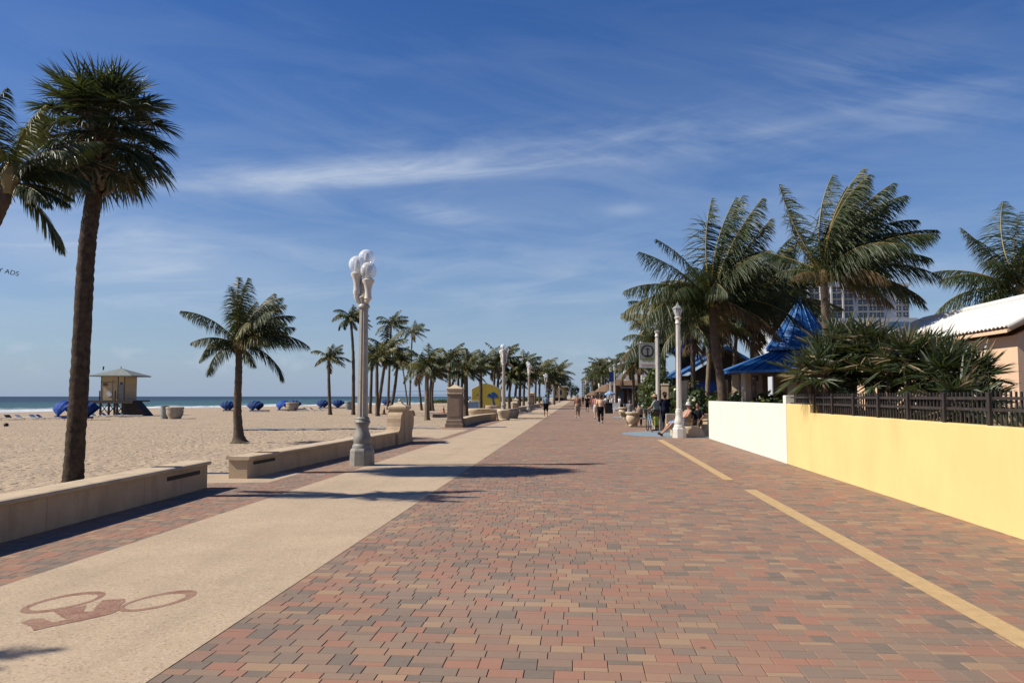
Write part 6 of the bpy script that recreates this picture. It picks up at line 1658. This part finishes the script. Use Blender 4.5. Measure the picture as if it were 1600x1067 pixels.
    if hair:
        a = MB(); a.ell(hc + up * .045 * s - hf * .018 * s, (.086 * s, .098 * s, .092 * s), 16, 12); a.ell(hc - hf * .055 * s - up * .02 * s, (.066 * s, .05 * s, .07 * s), 12, 8)
        remeshed(a, 'hair', M[hair], t, vx, 3)
    if hat:
        a = MB(); brim = .19 if hat[1] == 'wide' else .125
        a.lathe([(.105 * s, 0), (brim * s, -.012 * s), (brim * s, -.004 * s), (.108 * s, .012 * s), (.10 * s, .07 * s), (.075 * s, .115 * s), (.02 * s, .125 * s)], tuple(hc + up * .07 * s), 18)
        if hat[1] == 'cap': a.lathe([(.075 * s, -.006), (.08 * s, .006)], tuple(hc + up * .072 * s + hf * .09 * s), 14)
        build(a, 'hat', M[hat[0]], t, smooth='auto')
    if bottom:
        a = MB(); e = .014 * s; 
        ax, lx, fy = frame(Jv['pel'], Jv['waist'], Jv['hipL'], Jv['hipR'])
        loft(a, [(Jv['pel'] - ax * .09 * s, lx, fy, .15 * s * w_ + e, .115 * s * w_ + e), (Jv['pel'], lx, fy, .176 * s * w_ + e, .124 * s * w_ + e), (Jv['waist'] - ax * .03 * s, lx, fy, .156 * s * w_ + e, .112 * s * w_ + e)])
        for nm in 'LR':
            h_, k_, an = Jv['hip' + nm], Jv['kn' + nm], Jv['an' + nm]
            if legs == 'long': limb(a, [h_, h_.lerp(k_, .5), k_, k_.lerp(an, .5), k_.lerp(an, .93)], [.104 * s * w_, .088 * s * w_, .070 * s * w_, .064 * s * w_, .056 * s])
            else: limb(a, [h_, h_.lerp(k_, .5), h_.lerp(k_, .88)], [.106 * s * w_, .098 * s * w_, .090 * s * w_])
        remeshed(a, 'trousers' if legs == 'long' else 'shorts', M[bottom], t, max(vx, .013), 4)
    if top:
        a = MB(); torso(a, .015 * s, 1, 7)
        for nm in 'LR':
            sh, el = Jv['sh' + nm], Jv['el' + nm]
            if sleeves == 'long': limb(a, [sh, el, Jv['wr' + nm].lerp(el, .08)], [.064 * s * w_, .052 * s * w_, .040 * s])
            elif sleeves: limb(a, [sh, sh.lerp(el, .62)], [.066 * s * w_, .060 * s * w_])
        remeshed(a, 'shirt', M[top], t, max(vx, .013), 4)
    if shoes:
        for nm in 'LR':
            an, toe = Jv['an' + nm], Jv['toe' + nm]
            a = MB(); limb(a, [an + (an - toe).normalized() * .03 * s - Vector((0, 0, .03 * s)), an.lerp(toe, .5) - Vector((0, 0, .01 * s)), toe], [.045 * s, .046 * s, .036 * s]); remeshed(a, 'shoe', M[shoes], t, .013, 3)
    return t
def at(px, Y): return (A(px, 640, Y).x, Y, 0)
person('person walking away on the lane in a light blue shirt and dark shorts', at(853, 64.5), R(4), 1.74, pose_walk(1, .16), 'skin_tan', 'c_ltblue', 'c_black', shoes=None, legs='short')
person('shirtless person walking away in long khaki shorts', at(902.5, 60.5), R(3), 1.72, pose_walk(-1, .08, .02), 'skin_tan', None, 'c_khaki', hair='hair_grey', shoes='c_white', legs='short', build_=1.16)
person('dark-haired person walking away in a peach patterned top and long black trousers', at(938.5, 48.8), R(-4), 1.66, pose_walk(1, .10), 'skin_tan', 'c_peach', 'c_black', shoes='c_white', build_=1.12, sleeves=True)
person('person in a pink top and white shorts, half hidden beside the one in black trousers', at(931.5, 58), R(-2), 1.68, pose_walk(-1, .16), 'skin', 'c_pink', 'c_white', shoes='c_white', legs='short')
person('person in a black outfit farther along the promenade', at(917.5, 84), R(0), 1.66, pose_walk(1, .14), 'skin_tan', 'c_black', 'c_black', shoes='black', legs='short', far=True)
person('far shirtless person between the thatched huts', at(921.5, 110), R(0), 1.7, pose_walk(-1, .12), 'skin_tan', None, 'c_orange', shoes=None, legs='short', far=True)
person('far person in blue trousers under the smaller thatched hut', at(926, 105), R(180), 1.72, pose_walk(1, .1), 'skin_tan', 'c_redbrown', 'c_blue', shoes='black', far=True)
person('very small dark figure nearest the vanishing point', at(911, 150), R(180), 1.7, pose_walk(1, .12), 'skin_tan', 'c_black', 'c_black', far=True)
person('person in a pale shirt standing by the black litter bin', at(957.5, 84), R(70), 1.68, pose_stand(), 'skin', 'c_white', 'c_grey', hair='hair_grey', far=True)
person('person in a white shirt in front of the dark bar', at(968, 90), R(120), 1.6, pose_stand(), 'skin_tan', 'c_white', 'c_black', far=True)
J = pose_stand(); J.update(elL=(-.30, .12, 1.14), wrL=(-.33, .36, 1.03), elR=(.27, .10, 1.12), wrR=(.20, .34, 1.02), head=(0, .07, 1.585), neck=(0, .03, 1.46), chest=(0, .03, 1.27))
person('standing person in a straw hat and grey shirt, holding the bicycle', at(1026.0, 38.7), R(55), 1.66, J, 'skin_tan', 'c_grey', 'c_brown', hat=('c_straw', 'wide'), sleeves=True, build_=1.05)
J = pose_stand(); J.update(elL=(-.28, .08, 1.13), wrL=(-.12, .24, 1.10), elR=(.28, .08, 1.13), wrR=(.12, .25, 1.12))
person('standing person in navy clothes and a dark brimmed hat, back turned', at(1039.5, 39.6), R(20), 1.74, J, 'skin_tan', 'c_navy', 'c_navy', hat=('c_brown', 'wide'), sleeves='long', build_=1.15)
J = pose_sit(.42, .95); J.update(anL=(-.16, .98, .09), toeL=(-.20, 1.13, .14), knL=(-.16, .50, .50))
J['elR'] = (.30, -.15, .80); J['wrR'] = (.22, .12, .66)
pm = person('shirtless person in a white cap and pale blue shorts, legs stretched out from the bench', (4.18, 33.95, 0), R(112), 1.76, J, 'skin', None, 'c_towel', hair='hair_grey', shoes='leather', hat=('c_white', 'cap'), legs='short')
J = pose_sit(.05, .15)
person('person in a dark shirt seated on the same bench, behind the nearest lantern post', (4.82, 33.95, 0), R(160), 1.72, J, 'skin_tan', 'c_black', 'c_brown', hair='hair_dark', shoes='black', sleeves=True)
J = pose_sit(.08, .1)
person('seated person in a tan top on the concrete bench behind the bowl planter', (A(999, 650, 44.6).x, 44.55, 0), R(0), 1.64, J, 'skin_tan', 'c_khaki', 'c_black', hair='hair_dark', sleeves=False)
person('seated person in grey on the farther bench', (A(984, 640, 61).x, 60.95, 0), R(0), 1.68, pose_sit(.05, .1), 'skin_tan', 'c_grey', 'c_grey', hair='hair_grey', far=True)

# real-world reflectances for the chosen exposure: every surface colour scaled alike
ALBEDO = 0.71
for m_ in bpy.data.materials:
    if not m_.use_nodes: continue
    nt = m_.node_tree
    for n in list(nt.nodes):
        if n.type in ('BSDF_PRINCIPLED', 'BSDF_DIFFUSE', 'BSDF_TRANSLUCENT') and m_.name != 'globe_glass':
            s_ = n.inputs[0]; x = nt.nodes.new('ShaderNodeMix'); x.data_type = 'RGBA'; x.blend_type = 'MULTIPLY'; x.inputs[0].default_value = 1.0; x.inputs[7].default_value = (ALBEDO, ALBEDO, ALBEDO, 1)
            if s_.links: src_ = s_.links[0].from_socket; nt.links.new(src_, x.inputs[6])
            else: x.inputs[6].default_value = s_.default_value
            nt.links.new(x.outputs[2], s_)
